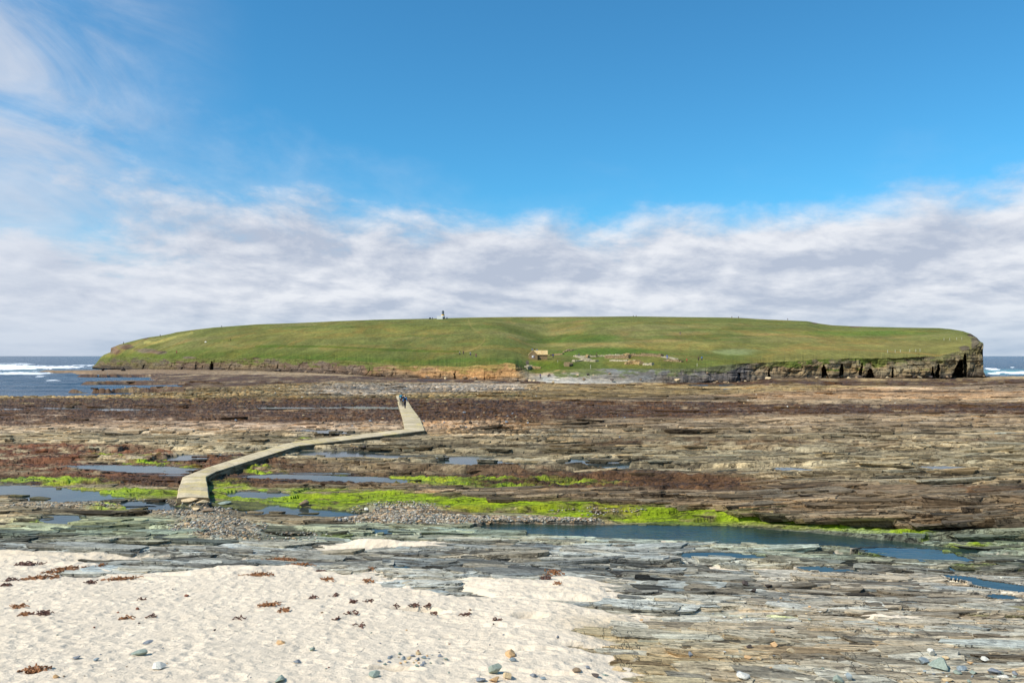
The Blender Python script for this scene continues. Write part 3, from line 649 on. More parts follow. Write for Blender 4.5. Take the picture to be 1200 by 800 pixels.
for cu, hw, dep, top, lean in ((248.5, 2.2, 8, .7, 0), (533, 1.2, 4, .6, 0), (901, 1.6, 4, .6, 1), (966, 3.4, 8, .66, -3), (986, 2.6, 7, .7, 2), (1009, 1.4, 4, .7, 3), (1020, 4.6, 7, .45, 0), (1046, 1.2, 4, .5, 0),
                               (1093, 2.0, 8, .48, 0), (1099, 2.6, 8, .60, 4), (1124, 6.0, 13, .62, 6), (1131, 2.0, 6, .85, 0), (866, 3.0, 3, .5, 0), (170, 3, 3, .4, 0)):
    w_ = hw * (1.15 - .75 * T / top) + 1.3 * fbm(UU * .45, ZC * .9, 3, int(cu))
    m = sst(1.25, .75, np.abs(UU - cu + lean * (0.35 - T)) / np.maximum(w_, .3)) * sst(top + .08, top - .04, T)
    cave = np.maximum(cave, m * dep * (.55 if cu < 880 else 1))
YC = D0 + Wd * prof + (dsp * env + cave * sst(0, .05, T))
VC = HY - (ZC - CZ) / YC * F
sil = np.interp(VC, [396, 401, 405, 409, 413, 418, 430, 436, 441, 446], [-3, 0, 1.2, .6, -2.6, -.6, .6, 1.2, 3.5, 5]) + .8 * fbm(ZC * .8, ZC * 0, 3, 333)
XC = (UU + sil * sst(1138, 1151, UU) - CX) / F * YC
cc_u = [108, 180, 215, 300, 345, 430, 450, 520, 606, 616, 640, 680, 740, 780, 830, 874, 884, 930, 1000, 1060, 1100, 1152]
cc_c = [(104, 88, 62), (112, 100, 76), (112, 92, 74), (122, 106, 82), (112, 94, 78), (122, 100, 80), (146, 116, 84), (172, 132, 88), (178, 138, 92), (166, 142, 106), (184, 174, 156), (160, 152, 138), (126, 120, 110), (112, 104, 94), (112, 104, 96), (100, 92, 86),
        (160, 138, 108), (146, 124, 90), (152, 132, 98), (148, 128, 94), (138, 122, 92), (136, 120, 92)]
ca = np.array([A(*c) for c in cc_c])
CC = np.stack([np.interp(UU, cc_u, ca[:, i]) for i in range(3)], -1)
n1 = fbm(XW * .12, ZC * .5, 4, 320); n2 = fbm(XW * .5, ZC * 1.2, 4, 321)
CC = CC * (1 + .55 * (hsh(lay, np.floor(XW / 5), 322) - .5))[..., None] * (1 + .35 * n2)[..., None]
CC = CC * (1 + .5 * (1 - steep) * fbm(XW * .5, ZC * 2.6, 4, 323))[..., None]
CC = CC * (1 + n1[..., None] * np.array([.18, 0, -.2]))
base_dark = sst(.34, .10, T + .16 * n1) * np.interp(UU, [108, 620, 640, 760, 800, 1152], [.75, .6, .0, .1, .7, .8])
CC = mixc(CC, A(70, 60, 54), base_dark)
whit = np.exp(-((UU - 690) / 60) ** 2) * sst(.35, .12, T); CC = mixc(CC, A(204, 194, 176), whit * .8)
oran = np.exp(-((UU - 655) / 30) ** 2) * sst(.55, .9, T); CC = mixc(CC, A(184, 146, 84), oran * .8)
gr = sst(.60, .85, T + .45 * n2 + .5 * n1) * np.interp(UU, [108, 130, 430, 470, 606, 640, 860, 876, 890, 930, 1010, 1060, 1152], [.7, .8, .8, .6, .5, .9, .5, .1, .6, 1.0, 1.0, .7, .3])
CC = mixc(CC, A(96, 106, 44), gr)
olive = np.interp(UU, [108, 150, 190, 330], [.5, .4, .35, 0]) * sst(-.1, .4, n1); CC = mixc(CC, A(118, 112, 66), olive * .6)
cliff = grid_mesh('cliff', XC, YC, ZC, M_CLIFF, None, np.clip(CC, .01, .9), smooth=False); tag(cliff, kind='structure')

nG = 170; tg = np.concatenate([np.linspace(0, 1, nG - 10), 1 + np.linspace(.03, .6, 10)])[:, None] * np.ones((1, nU))
UG = np.ones((nG, 1)) * ui[None, :]
DL = YC[-1]; DS = np.maximum(pl(DSKY, ui), DL + 6)
ec = (ZC[-1] - CZ) / DL; es = (HY - ysk) / F
def gs(a, sg):
    k = np.exp(-.5 * (np.arange(-3 * sg, 3 * sg + 1) / sg) ** 2); k /= k.sum(); return np.convolve(np.pad(a, 3 * sg, mode='edge'), k, 'valid')
edge_w = np.clip(np.minimum(ui - 108, 1152 - ui) / 30, 0, 1)
sm = sst(0, .22, np.clip(tg, 0, 1)) * edge_w[None, :]
ecs = gs(ec, 34); DLs = gs(DL, 34)
ec = ec[None, :] * (1 - sm) + ecs[None, :] * sm; DLg = DL[None, :] * (1 - sm) + DLs[None, :] * sm
DG = DLg * (DS / DLg) ** np.minimum(tg, 1) + np.maximum(tg - 1, 0) * 160
g = 1 - (1 - np.clip(tg, 0, 1)) ** 1.55
bay = np.exp(-((UG - 640) / 42) ** 2); g = g * (1 - .30 * bay * np.sin(np.pi * np.clip(tg, 0, 1)))
ZG = CZ + (ec + (es - ec) * g) * DG
pr = np.clip(tg, 0, 1); XG = (UG - CX) / F * DG
roll = (0.9 * fbm(XG * .018, DG * .012, 4, 331) + .55 * fbm(XG * .07, DG * .04, 4, 332) + .22 * fbm(XG * .3, DG * .12, 3, 333)) * np.sin(np.pi * pr) ** .5 * np.clip((DG - DLg) / 60, 0, 1)
ZG = ZG + roll
ZG = np.where(tg > 1, ZG - (tg - 1) ** 1.2 * 60, ZG)
VG = HY - (ZG - CZ) / DG * F
wG = fbm(XG * .03, DG * .02, 4, 340); wG2 = fbm(XG * .15, DG * .08, 4, 341)
GC = np.zeros(UG.shape + (3,)) + A(118, 120, 64)
GC = mixc(GC, A(142, 136, 84), sst(-.05, .45, wG) * .7)
GC = mixc(GC, A(98, 110, 50), sst(-.05, .4, fbm(XG * .02 + 5, DG * .05, 4, 345)) * .7)
fr = (VG - ysk[None, :]) / np.maximum(ytop[None, :] - ysk[None, :], 1)      # 0 skyline, 1 cliff edge
GC = mixc(GC, A(92, 106, 42), sst(.55, .95, fr + .12 * wG) * np.interp(UG, [108, 600, 900, 1152], [.8, .8, .5, .15]))
GC = mixc(GC, A(102, 118, 56), sst(.35, .0, fr) * .5 * np.interp(UG, [108, 700, 1152], [.3, .4, .9]))
GC = mixc(GC, A(138, 132, 72), np.interp(UG, [108, 860, 920, 1152], [0, .0, .75, .75]) * sst(.3, .7, fr + .2 * wG))
def gline(pts, hw, colr, st, nz=.4):
    global GC
    d = np.full(UG.shape, 99.0)
    for (x0, y0), (x1, y1) in zip(pts[:-1], pts[1:]):
        ax, ay = x1 - x0, y1 - y0; t = np.clip(((UG - x0) * ax + (VG - y0) * ay) / (ax * ax + ay * ay), 0, 1)
        d = np.minimum(d, np.hypot(UG - x0 - ax * t, (VG - y0 - ay * t)))
    GC = mixc(GC, A(*colr), sst(hw * 1.6, hw * .4, d + nz * wG2) * st)
def gblob(cx, cy, rx, ry, colr, st):
    global GC
    r = np.hypot((UG - cx) / rx, (VG - cy) / ry) + .35 * wG2 + .3 * wG
    GC = mixc(GC, A(*colr), sst(1.3, .5, r) * st)
gline([(530, 414.5), (548, 411), (560, 407), (567, 400), (568, 395), (560, 389), (552, 383), (549, 375)], .8, (142, 134, 78), .5)
gline([(300, 405.5), (380, 406), (440, 409), (490, 411), (540, 412)], 1.1, (86, 106, 34), .8)
gline([(300, 418), (420, 421), (500, 424), (560, 421), (610, 424)], 2.0, (84, 106, 40), .7)
gline([(170, 401), (182, 402), (200, 396), (225, 390)], 1.6, (176, 170, 96), .6)
gblob(690, 396, 45, 5, (84, 106, 42), .8); gblob(640, 400, 30, 2.5, (84, 106, 42), .8); gblob(720, 411, 50, 4, (86, 114, 42), .9); gblob(690, 413, 60, 3.5, (92, 116, 44), .8)
gblob(650, 428, 30, 5, (92, 116, 34), .8); gblob(700, 404, 60, 3, (156, 142, 84), .7); gblob(620, 410, 26, 4, (130, 124, 60), .6); gblob(860, 412, 24, 3.5, (150, 160, 108), .7); gblob(800, 405, 90, 5, (150, 142, 74), .6)
gblob(400, 390, 90, 6, (138, 134, 66), .5); gblob(480, 386, 60, 5, (136, 132, 66), .5); gblob(1070, 403, 60, 4, (146, 136, 78), .5); gblob(1000, 390, 90, 3, (96, 124, 46), .6)
rockm = np.zeros_like(UG)
for cx, cy, rx, ry in ((133, 410, 8, 5), (146, 406, 10, 3), (172, 411, 13, 3.2), (186, 413, 10, 2.0), (170, 396.5, 4, .9), (955, 378.4, 4.5, 1.2), (1003, 382.8, 7, .9), (1143, 402, 5, 9), (1130, 408, 6, 3), (1138, 393, 4, 2.4),
                       (618, 425, 2, 3), (222, 419, 8, 1.6)):
    rockm = np.maximum(rockm, sst(1.25, .75, np.hypot((UG - cx) / rx, (VG - cy) / ry) + .45 * wG2))
GC = GC * (1 - rockm[..., None]) + (A(108, 98, 78) * (1 + .9 * wG2[..., None])) * rockm[..., None]
DG = DG - rockm * 1.2 * np.abs(fbm(XG * .4, ZG * 1.3, 3, 350)); XG = (UG - CX) / F * DG
hill = grid_mesh('grassy_hill', XG, DG, ZG, M_GRASS, None, np.clip(GC * np.array([.86, .83, .82]), .01, .9)); tag(hill, kind='structure')
# flanks of the island that face away from the viewer
for side, nm in ((0, 'cliff_flank'), (-1, 'cliff_flank')):
    gx, gy, gz = XG[:, side], DG[:, side], ZG[:, side]
    k = np.linspace(0, 1, 30)[:, None]
    inward = (-1 if side == -1 else 1)
    zz = gz[None, :] * (1 - k) - 1.5 * k
    xx = gx[None, :] + inward * (2.0 * k + 0.02 * (gy[None, :] - gy[0]) * 1.0) + (-.8 * inward * np.abs(fbm(gy[None, :] * .1 + k * 3, zz * .5, 3, 360)) * 0) + inward * k * 1.0
    o = grid_mesh(nm, xx, gy[None, :] + 0 * k + .2 * k, zz, M_CLIFF, None, np.ones(xx.shape + (3,)) * A(120, 105, 82)); tag(o, kind='structure')
PG = np.minimum.accumulate(VG, 0)
def hit_hill(px, py):
    ci = int(np.argmin(np.abs(ui - px))); c = PG[:nG - 9, ci]
    r = int(np.argmax(c <= py)) if (c <= py).any() else nG - 11
    return Vector((XG[r, ci], DG[r, ci], ZG[r, ci]))
def hit_cliff(px, py):
    ci = int(np.argmin(np.abs(ui - px))); pv = HY - (ZC[:, ci] - CZ) / YC[:, ci] * F
    r = int(np.argmin(np.abs(pv - py))); return Vector((XC[r, ci], YC[r, ci], ZC[r, ci]))

# ------------------------------------------------------------------ sea
vs_ = np.concatenate([np.arange(480, 417.6, -0.22), HY + 0.6 / 1.22 ** np.arange(0, 16)])
uS = np.concatenate([np.arange(-420, -30, 8.0), np.arange(-30, 330, 1.1), np.arange(330, 1120, 12.0), np.arange(1120, 1260, 1.1), np.arange(1260, 1630, 8.0)])
US, VS = np.meshgrid(uS, vs_); YS = F * CZ / (VS - HY); XS = (US - CX) / F * YS
att = sst(2500, 500, YS)
ph = YS * .22 + 1.6 * fbm(XS * .012, YS * .02, 3, 401)
wz = (0.30 * np.sin(ph) + 0.30 * fbm(XS * .05, YS * .22, 4, 402) + .12 * fbm(XS * .3, YS * .6, 3, 403)) * att * sst(150, 260, YS)
foam = np.zeros_like(US); w4 = fbm(XS * .02, YS * .02, 4, 410); w5 = fbm(XS * .08, YS * .03, 4, 411); w6 = fbm(XS * .3, YS * .08, 4, 412)
def fo(cx, cy, rx, ry, st, an=0.0):
    global foam
    r = np.hypot((US - cx) / rx, (VS + (US - cx) * an - cy) / ry) + .5 * w4 + .5 * w5 + .35 * w6
    foam = np.maximum(foam, st * sst(1.3, .5, r))
fo(0, 430.5, 60, 4.2, .8); fo(55, 430.0, 60, 2.2, .62); fo(20, 437.5, 45, 3.0, .62, .02); fo(46, 441.5, 10, 2.2, .5); fo(62, 447, 15, 1.4, .42); fo(95, 428.2, 24, 1.0, .7); fo(20, 426, 30, .9, .55)
fo(110, 431, 10, 1, .5); fo(130, 442.3, 26, .6, .5); fo(-60, 432, 60, 5, 1); fo(150, 450, 16, .5, .35)
fo(1163, 432.6, 10, 1.1, .8, -.06); fo(1192, 437.0, 30, 1.9, .8); fo(1165, 437.5, 12, 1.2, .75); fo(1186, 430.5, 4, .6, .7); fo(1240, 436, 40, 2.5, 1)
foam = np.maximum(foam, .40 * sst(.42, .62, fbm(XS * .012, YS * .006, 4, 420) * .5 + .5) * sst(418.5, 421, VS) * sst(430, 424, VS) * .9)
turq = np.maximum(np.exp(-((US - 1180) / 40) ** 2 - ((VS - 436) / 2.6) ** 2) * (US > 1140), .25 * np.exp(-((US - 30) / 60) ** 2 - ((VS - 434.5) / 2.0) ** 2))
wz = wz + .9 * sst(.5, 1, foam) * np.abs(fbm(XS * .1, YS * .06, 3, 430)) * (VS < 440)
sea = grid_mesh('sea', XS, YS, wz, M_SEA, {'foam': foam, 'turq': turq}); tag(sea, kind='structure')

# ------------------------------------------------------------------ sandy bank under and behind the viewer
bx, by = np.meshgrid(np.linspace(-70, 70, 141), np.linspace(-45, 10.5, 80))
edge = np.interp(by, [-45, 0, 8.5, 10.5], [7.6, 7.3, 3.3, 2.6])
bank = grid_mesh('beach_bank', bx, by, edge + .12 * fbm(bx * .3, by * .3, 3, 440), M_SHORE, {'sand': np.ones_like(bx), 'wet': 0 * bx, 'weed': 0 * bx}, np.ones(bx.shape + (3,)) * A(226, 212, 190)); tag(bank, kind='structure')

# ------------------------------------------------------------------ causeway
def on_plane(px, py, z): y = F * (CZ - z) / (py - HY); return Vector(((px - CX) / F * y, y, z))
M_CONC = None
def mat_conc():
    t = NT('causeway_concrete'); p = t.geo()
    n1 = t.noise(p, .8, 5, .6); n2 = t.noise(p, 9, 5, .7); n3 = t.noise(t.mapping(p, (.3, .3, 3)), 2.0, 4, .6)
    c = t.mix(t.mapr(n1, .35, .65, 0, 1), (*A(208, 190, 156), 1), (*A(184, 167, 134), 1))
    c = t.mix(t.mapr(t.noise(p, .45, 4, .7, .8), .5, .62, 0, .6), c, (*A(206, 184, 116), 1))
    c = t.mix(1.0, c, t.mapr(n2, .3, .7, .82, 1.15), 'MULTIPLY')
    run = t.attr('run').outputs['Fac']; rs = t.math('DIVIDE', run, 2.6); fr_ = t.math('FRACT', rs)
    wn = t.n('ShaderNodeTexWhiteNoise', noise_dimensions='1D'); t.l(t.math('FLOOR', rs), wn.inputs['W'])
    c = t.mix(1.0, c, t.mapr(wn.outputs['Value'], 0, 1, .86, 1.08, False), 'MULTIPLY')
    c = t.mix(t.mapr(t.math('ABSOLUTE', t.math('SUBTRACT', fr_, .5)), .47, .495, 0, .45), c, (.06, .05, .035, 1))
    c = t.mix(t.mapr(t.noise(p, .7, 6, .75, 1.5), .60, .66, 0, .6), c, (*A(124, 108, 78), 1))
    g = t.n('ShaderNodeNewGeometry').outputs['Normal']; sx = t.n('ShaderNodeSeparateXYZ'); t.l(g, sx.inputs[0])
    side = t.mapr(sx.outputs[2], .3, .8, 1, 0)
    weed_shade = t.math('MULTIPLY', side, t.mapr(n3, .35, .6, .55, 1.0))
    c = t.mix(weed_shade, c, (*A(84, 70, 46), 1))  # weed colour on the steep sides, darkened to stand in for edge shadow
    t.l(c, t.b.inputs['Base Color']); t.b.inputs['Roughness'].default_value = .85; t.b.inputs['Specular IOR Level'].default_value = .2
    t.l(t.bump(t.math('ADD', n2, n3), .7, .04), t.b.inputs['Normal']); return t.m
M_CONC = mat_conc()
ctop = 1.14
Lp = [(207.5, 583), (208.5, 573), (214, 558.5), (242, 547.5), (330, 520.7), (345, 517.2), (474, 502.6), (471.5, 490), (467.6, 477), (464.2, 463.5)]
Rp = [(245, 583), (244.3, 573), (241.5, 558), (254, 552), (339, 525.4), (352, 521.8), (498, 504), (492.5, 490), (482.5, 477), (474.5, 463.5)]
def causeway():
    bm = bmesh.new(); rnd = random.Random(5)
    L = [on_plane(x, y, ctop) for x, y in Lp]; R = [on_plane(x, y, ctop) for x, y in Rp]
    rings = []; runs = []; run0 = 0.0
    for i in range(len(L) - 1):
        n = max(2, int((L[i + 1] - L[i]).length / .8))
        for k in range(n + (1 if i == len(L) - 2 else 0)):
            f = k / n; runs.append(run0 + f * (L[i + 1] - L[i]).length); a = L[i].lerp(L[i + 1], f); b = R[i].lerp(R[i + 1], f); d = (b - a).normalized()
            j = lambda s: rnd.uniform(-s, s)
            a2 = a - d * j(.018); b2 = b + d * j(.018)
            zt_ = j(.004)
            ring = []
            for q, (o_, dz) in enumerate([(-.12, -1.0), (-.05 + j(.03), -.30), (0, -.05), (.05, 0)]): ring.append(a2 + d * o_ + Vector((0, 0, dz + zt_)))
            for f2 in (.25, .5, .75): ring.append(a2.lerp(b2, f2) + Vector((0, 0, .03 + zt_ + j(.008))))
            for q, (o_, dz) in enumerate([(-.05, 0), (0, -.05), (.04 + j(.03), -.30), (.09, -1.0)]): ring.append(b2 + d * o_ + Vector((0, 0, dz + zt_)))
            rings.append([bm.verts.new(v) for v in ring])
        run0 += (L[i + 1] - L[i]).length
    for r0, r1 in zip(rings[:-1], rings[1:]):
        for k in range(len(r0) - 1): bm.faces.new((r0[k], r0[k + 1], r1[k + 1], r1[k]))
    rl = [q for rr, ring in zip(runs, rings) for q in [rr] * len(ring)]
    bm.faces.new(list(reversed(rings[0]))); bm.faces.new(rings[-1])
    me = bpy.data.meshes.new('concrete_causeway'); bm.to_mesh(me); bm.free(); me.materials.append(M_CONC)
    at = me.attributes.new('run', 'FLOAT', 'POINT'); at.data.foreach_set('value', rl)
    me.flip_normals()
    o = bpy.data.objects.new('concrete_causeway', me); link(o)
    return tag(o, 'long pale concrete causeway zigzagging across the rocks to the island', 'causeway')
causeway()

# ------------------------------------------------------------------ stones
def stone_mesh(name, seed, sub=3, planes=11, flat=1.0, rough=.04):
    r = random.Random(seed); bm = bmesh.new(); bmesh.ops.create_icosphere(bm, subdivisions=sub, radius=1.0)
    pn = []
    for i in range(planes):
        v = Vector((r.gauss(0, 1), r.gauss(0, 1), r.gauss(0, .9))).normalized(); pn.append((v, r.uniform(.42, .78)))
    for v in bm.verts:
        co = v.co.copy()
        for n, c in pn:
            d = co.dot(n) - c
            if d > 0: co -= n * d * .93
        co *= 1 + rough * (float(vn(np.float64(co.x * 3 + seed), np.float64(co.y * 3 + co.z * 2), seed)))
        v.co = co
    mx = max(abs(v.co.x) for v in bm.verts); 
    for v in bm.verts: v.co = Vector((v.co.x / mx, v.co.y / mx, v.co.z / mx * flat))
    me = bpy.data.meshes.new(name); bm.to_mesh(me); bm.free()
    for p in me.polygons: p.use_smooth = False
    return me
STONES = [stone_mesh('stone', 40 + i, 3, 12 + i % 5, (1, .85, .7, .6, .9, .55, .75, .65)[i]) for i in range(8)]
def smat(name, c, rough=.8): return simple_mat(name, tuple(A(*c)), rough, .22, 5.0, .03, .25)
SM = {'green': smat('green_grey_stone', (142, 152, 138)), 'blue': smat('blue_grey_stone', (140, 150, 152)), 'orange': smat('orange_sandstone', (200, 162, 116)), 'tan': smat('tan_sandstone', (200, 176, 136)),
      'grey': smat('grey_slate', (128, 132, 136)), 'pale': smat('pale_stone', (208, 204, 190)), 'dark': smat('dark_stone', (84, 74, 68)), 'brown': smat('brown_rock', (140, 118, 92)), 'red': smat('red_stone', (130, 84, 64)), 'black': smat('black_weedy_rock', (54, 46, 40))}
for me in STONES: me.materials.append(SM['grey'])
nst = [0]
def stone(px, py, wpx, asp, col, label, group=None, name='stone', cat='stone', mesh=None, depth=.8, rz=None, sink=.15):
    i = nst[0]; nst[0] += 1
    P = hit(px, py); w = wpx * P.y / F
    o = bpy.data.objects.new(name, STONES[(i * 3 + 1) % 8 if mesh is None else mesh]); link(o)
    w *= .88; hz = w * asp * .85
    o.location = P + Vector((0, w * .2, hz * (.5 - sink))); o.rotation_euler = (0, 0, rz if rz is not None else (i * 1.7) % 6.28)
    o.scale = (w / 2, w / 2 * depth, hz / 2 / (1, .85, .7, .6, .9, .55, .75, .65)[int(STONES.index(o.data))])
    o.material_slots[0].link = 'OBJECT'; o.material_slots[0].material = SM[col]
    return tag(o, label, cat, group)
G1 = 'stones lying on the sand'; G2 = 'stones lying on the flat rock shelf'
for a in ((579, 790, 21, .85, 'green', 'large blocky grey green stone with orange stones beside it at the bottom of the sand'),
          (597, 769, 20, .45, 'orange', 'flat orange stone above the large blocky grey green stone'),
          (601, 775, 12, .5, 'blue', 'small blue grey stone touching the underside of the flat orange stone'),
          (594, 795, 17, .6, 'tan', 'tan stone just right of the large blocky grey green stone'),
          (580, 800, 17, .5, 'orange', 'orange stone in front of the large blocky grey green stone'),
          (563, 799, 14, .5, 'grey', 'grey stone left of the large blocky grey green stone'),
          (162, 768, 21, .36, 'green', 'flat dull green stone alone on the sand, left of the pale angular stone'),
          (185, 784, 18, .5, 'pale', 'pale blue white angular stone casting a shadow on the sand'),
          (173, 755, 15, .3, 'grey', 'thin flat grey stone above the dull green one'),
          (328, 755, 17, .3, 'orange', 'elongated orange brown stone on the open sand'),
          (366, 762, 9, .6, 'green', 'small dark green stone right of the elongated orange one'),
          (347, 777, 11, .5, 'grey', 'grey pebble on the sand near the bottom edge, right of the pale stone'),
          (328, 799, 20, .45, 'green', 'low green grey stone at the bottom edge of the sand'),
          (89, 772, 10, .5, 'grey', 'small dark grey stone on the lower left sand'),
          (112, 774, 9, .4, 'blue', 'small flat blue grey stone right of a dark grey one, lower left'),
          (65, 794, 8, .6, 'orange', 'small orange stone on the sand at the lower left'),
          (219, 699, 8, .5, 'red', 'small dark red brown stone in the middle of the left sand'),
          (161, 714, 5, .8, 'red', 'tiny brick red stone on the left sand'),
          (723, 788, 17, .6, 'tan', 'round tan stone with an orange face beside a dark green cluster'),
          (708, 796, 17, .5, 'green', 'dark green stone left of the round tan one'),
          (697, 793, 12, .5, 'dark', 'dark flat stone at the left end of the dark green cluster'),
          (676, 788, 13, .4, 'brown', 'brown flat stone on the sand left of the dark green cluster'),
          (689, 784, 7, .6, 'grey', 'small slate grey pebble above the dark green cluster'),
          (625, 793, 10, .5, 'grey', 'grey pebble on the lower sand between the two stone groups'),
          (637, 796, 9, .5, 'blue', 'blue grey pebble on the lower sand between the two stone groups'),
          (654, 748, 6, .8, 'grey', 'lone grey pebble on the smooth sand tongue'),
          (437, 793, 18, .45, 'green', 'dark green slab stone below the scatter of coloured pebbles')):
    stone(*a[:5], a[5], G1)
for a in ((908, 757, 12, .6, 'orange', 'bright orange block on the pale rock shelf'),
          (926, 765, 14, .55, 'tan', 'cream and orange stone right of the bright orange block'),
          (877, 772, 10, .6, 'orange', 'small orange stone below left of the bright orange block'),
          (891, 773, 8, .6, 'tan', 'small tan stone right of the small orange one'),
          (878, 759, 8, .7, 'dark', 'small dark grey stone left of the bright orange block'),
          (870, 795, 24, .38, 'pale', 'broad pale flat stone near the sand at the bottom'),
          (867, 789, 9, .5, 'grey', 'small grey stone on the edge of the broad pale flat one'),
          (809, 769, 7, 1.1, 'grey', 'upright slim grey stone at the edge of the pale rock'),
          (983, 799, 14, .8, 'green', 'green stone at the bottom edge, left one of a touching pair'),
          (997, 797, 14, .9, 'blue', 'blue green stone at the bottom edge, right one of a touching pair'),
          (1083, 778, 14, .9, 'blue', 'pointed blue grey stone at the left end of the stone cluster'),
          (1092, 768, 14, .8, 'pale', 'pale rounded stone at the back of the stone cluster'),
          (1104, 784, 27, .55, 'green', 'largest green stone in the middle of the stone cluster'),
          (1108, 773, 12, .6, 'tan', 'tan stone resting behind the largest green stone'),
          (1127, 785, 17, .4, 'blue', 'flat blue grey stone right of the largest green stone'),
          (1124, 790, 12, .4, 'green', 'low green stone in front of the flat blue grey one'),
          (1141, 789, 11, .5, 'green', 'dull green stone at the right of the stone cluster'),
          (1138, 778, 9, .5, 'orange', 'small orange stone behind the stone cluster'),
          (1167, 789, 17, .45, 'grey', 'slate grey stone near the right bottom corner'),
          (1177, 797, 14, .6, 'pale', 'white stone near the right bottom corner'),
          (1155, 774, 11, .5, 'pale', 'white wedge shaped stone standing alone on the shelf'),
          (1112, 799, 15, .4, 'tan', 'pale tan slab stone at the bottom edge below the cluster'),
          (1190, 790, 10, .5, 'grey', 'grey stone at the right edge of the picture'),
          (906, 741, 8, .6, 'orange', 'single small orange stone on the shelf above the orange block'),
          (873, 686, 11, .9, 'dark', 'dark brown upright block on the slate'),
          (884, 694, 10, .7, 'dark', 'dark brown chunk just right of the upright dark block'),
          (901, 688, 10, .6, 'black', 'black lump of rock on the slate right of two dark brown blocks'),
          (356, 596, 13, .85, 'brown', 'dark mossy boulder sitting in the shallow green pool'),
          (430, 598, 8, .5, 'pale', 'pale flat stone on the pebble bank above the pools'),
          (263, 591, 20, .22, 'green', 'flat green flagstone just right of the broken causeway end')):
    stone(*a[:5], a[5], G2)
for a in ((143, 434.6, 8.5, .8, 'black', 'larger black boulder on the tan ledge below the left cliff'), (120, 434.8, 4.5, .8, 'black', 'smaller black boulder on the tan ledge by the sea'),
          (551, 497, 6, .9, 'black', 'black boulder right of the causeway bend'), (606, 515.5, 6, .8, 'black', 'black boulder at the left end of a row of dark boulders'),
          (633, 517, 4.5, .8, 'black', 'small black boulder right of centre on the shelf'), (635, 498, 4.5, .7, 'dark', 'dark boulder on the cobbles right of the causeway'),
          (927, 503.5, 4, 1.2, 'black', 'upright black boulder on the right hand shelf'), (951, 502, 5, .9, 'black', 'leaning black boulder on the right hand shelf'), (1010, 511.5, 3.5, 1, 'black', 'small black boulder far right on the shelf')):
    stone(*a[:5], a[5], 'dark boulders on the tidal shelf', name='boulder', cat='boulder')
# pieces of broken concrete at the near end
for a in ((221, 590, 24, .30, 'tan', 'largest broken concrete slab at the near end of the causeway'), (237, 591, 17, .35, 'tan', 'smaller broken concrete slab at the near end of the causeway'), (228, 599, 15, .3, 'tan', 'loose concrete lump lying in the pebbles below the causeway'), (243, 600, 17, .28, 'brown', 'brown flat lump on the pebbles below the causeway end')):
    o = stone(*a[:5], a[5], 'broken pieces at the causeway end', name='concrete_slab', cat='slab', sink=.05)
r_ = random.Random(21)
def scatter(n, rg, wr, cols, label, group, name='boulder', cat='boulder', asp=(.45, .8)):
    for k in range(n):
        for _ in range(20):
            u_, v_, ru, rv = r_.choice(rg); a_ = r_.uniform(0, 6.28); q = math.sqrt(r_.random()); px = u_ + ru * q * math.cos(a_); py = v_ + rv * q * math.sin(a_)
            P = hit(px, py)
            if P.z > .80 or py > 600: break
        stone(px, py, r_.uniform(*wr), r_.uniform(*asp), r_.choice(cols), label, group, name, cat)
scatter(60, [(650, 500, 150, 18), (560, 492, 70, 12), (300, 505, 160, 12), (420, 492, 80, 8), (380, 525, 60, 4)], (2.6, 5.2), ['brown', 'brown', 'tan', 'grey', 'dark'], 'weathered boulder scattered over the tidal rock shelf', 'boulders scattered over the tidal shelf')
scatter(34, [(620, 460, 170, 6), (300, 460, 200, 6), (900, 470, 250, 8)], (1.8, 3.4), ['brown', 'tan', 'pale', 'orange'], 'small far boulder near the foot of the island', 'far boulders near the island')
scatter(34, [(480, 774, 45, 8)], (3, 7.5), ['orange', 'tan', 'grey', 'blue', 'grey', 'green', 'pale'], 'small coloured pebble in the scatter on the lower sand', 'coloured pebbles scattered on the lower sand', 'pebble', 'pebble', (.4, .7))
scatter(44, [(200, 740, 260, 50), (520, 740, 90, 30), (280, 785, 260, 14)], (1.6, 4.2), ['grey', 'orange', 'dark', 'brown', 'red', 'grey', 'green'], 'tiny pebble lying loose on the open sand', 'tiny pebbles on the open sand', 'pebble', 'pebble', (.4, .7))
scatter(40, [(1000, 760, 190, 38), (900, 720, 160, 20)], (2.5, 6), ['grey', 'tan', 'pale', 'orange', 'green', 'dark'], 'small loose stone lying on the flat rock shelf', 'small loose stones on the flat rock shelf', 'pebble', 'pebble', (.35, .65))
scatter(22, [(1130, 792, 65, 9)], (3, 7), ['grey', 'tan', 'pale', 'green', 'blue'], 'pebble in the heap at the lower right corner', 'pebbles in the lower right corner', 'pebble', 'pebble', (.4, .7))

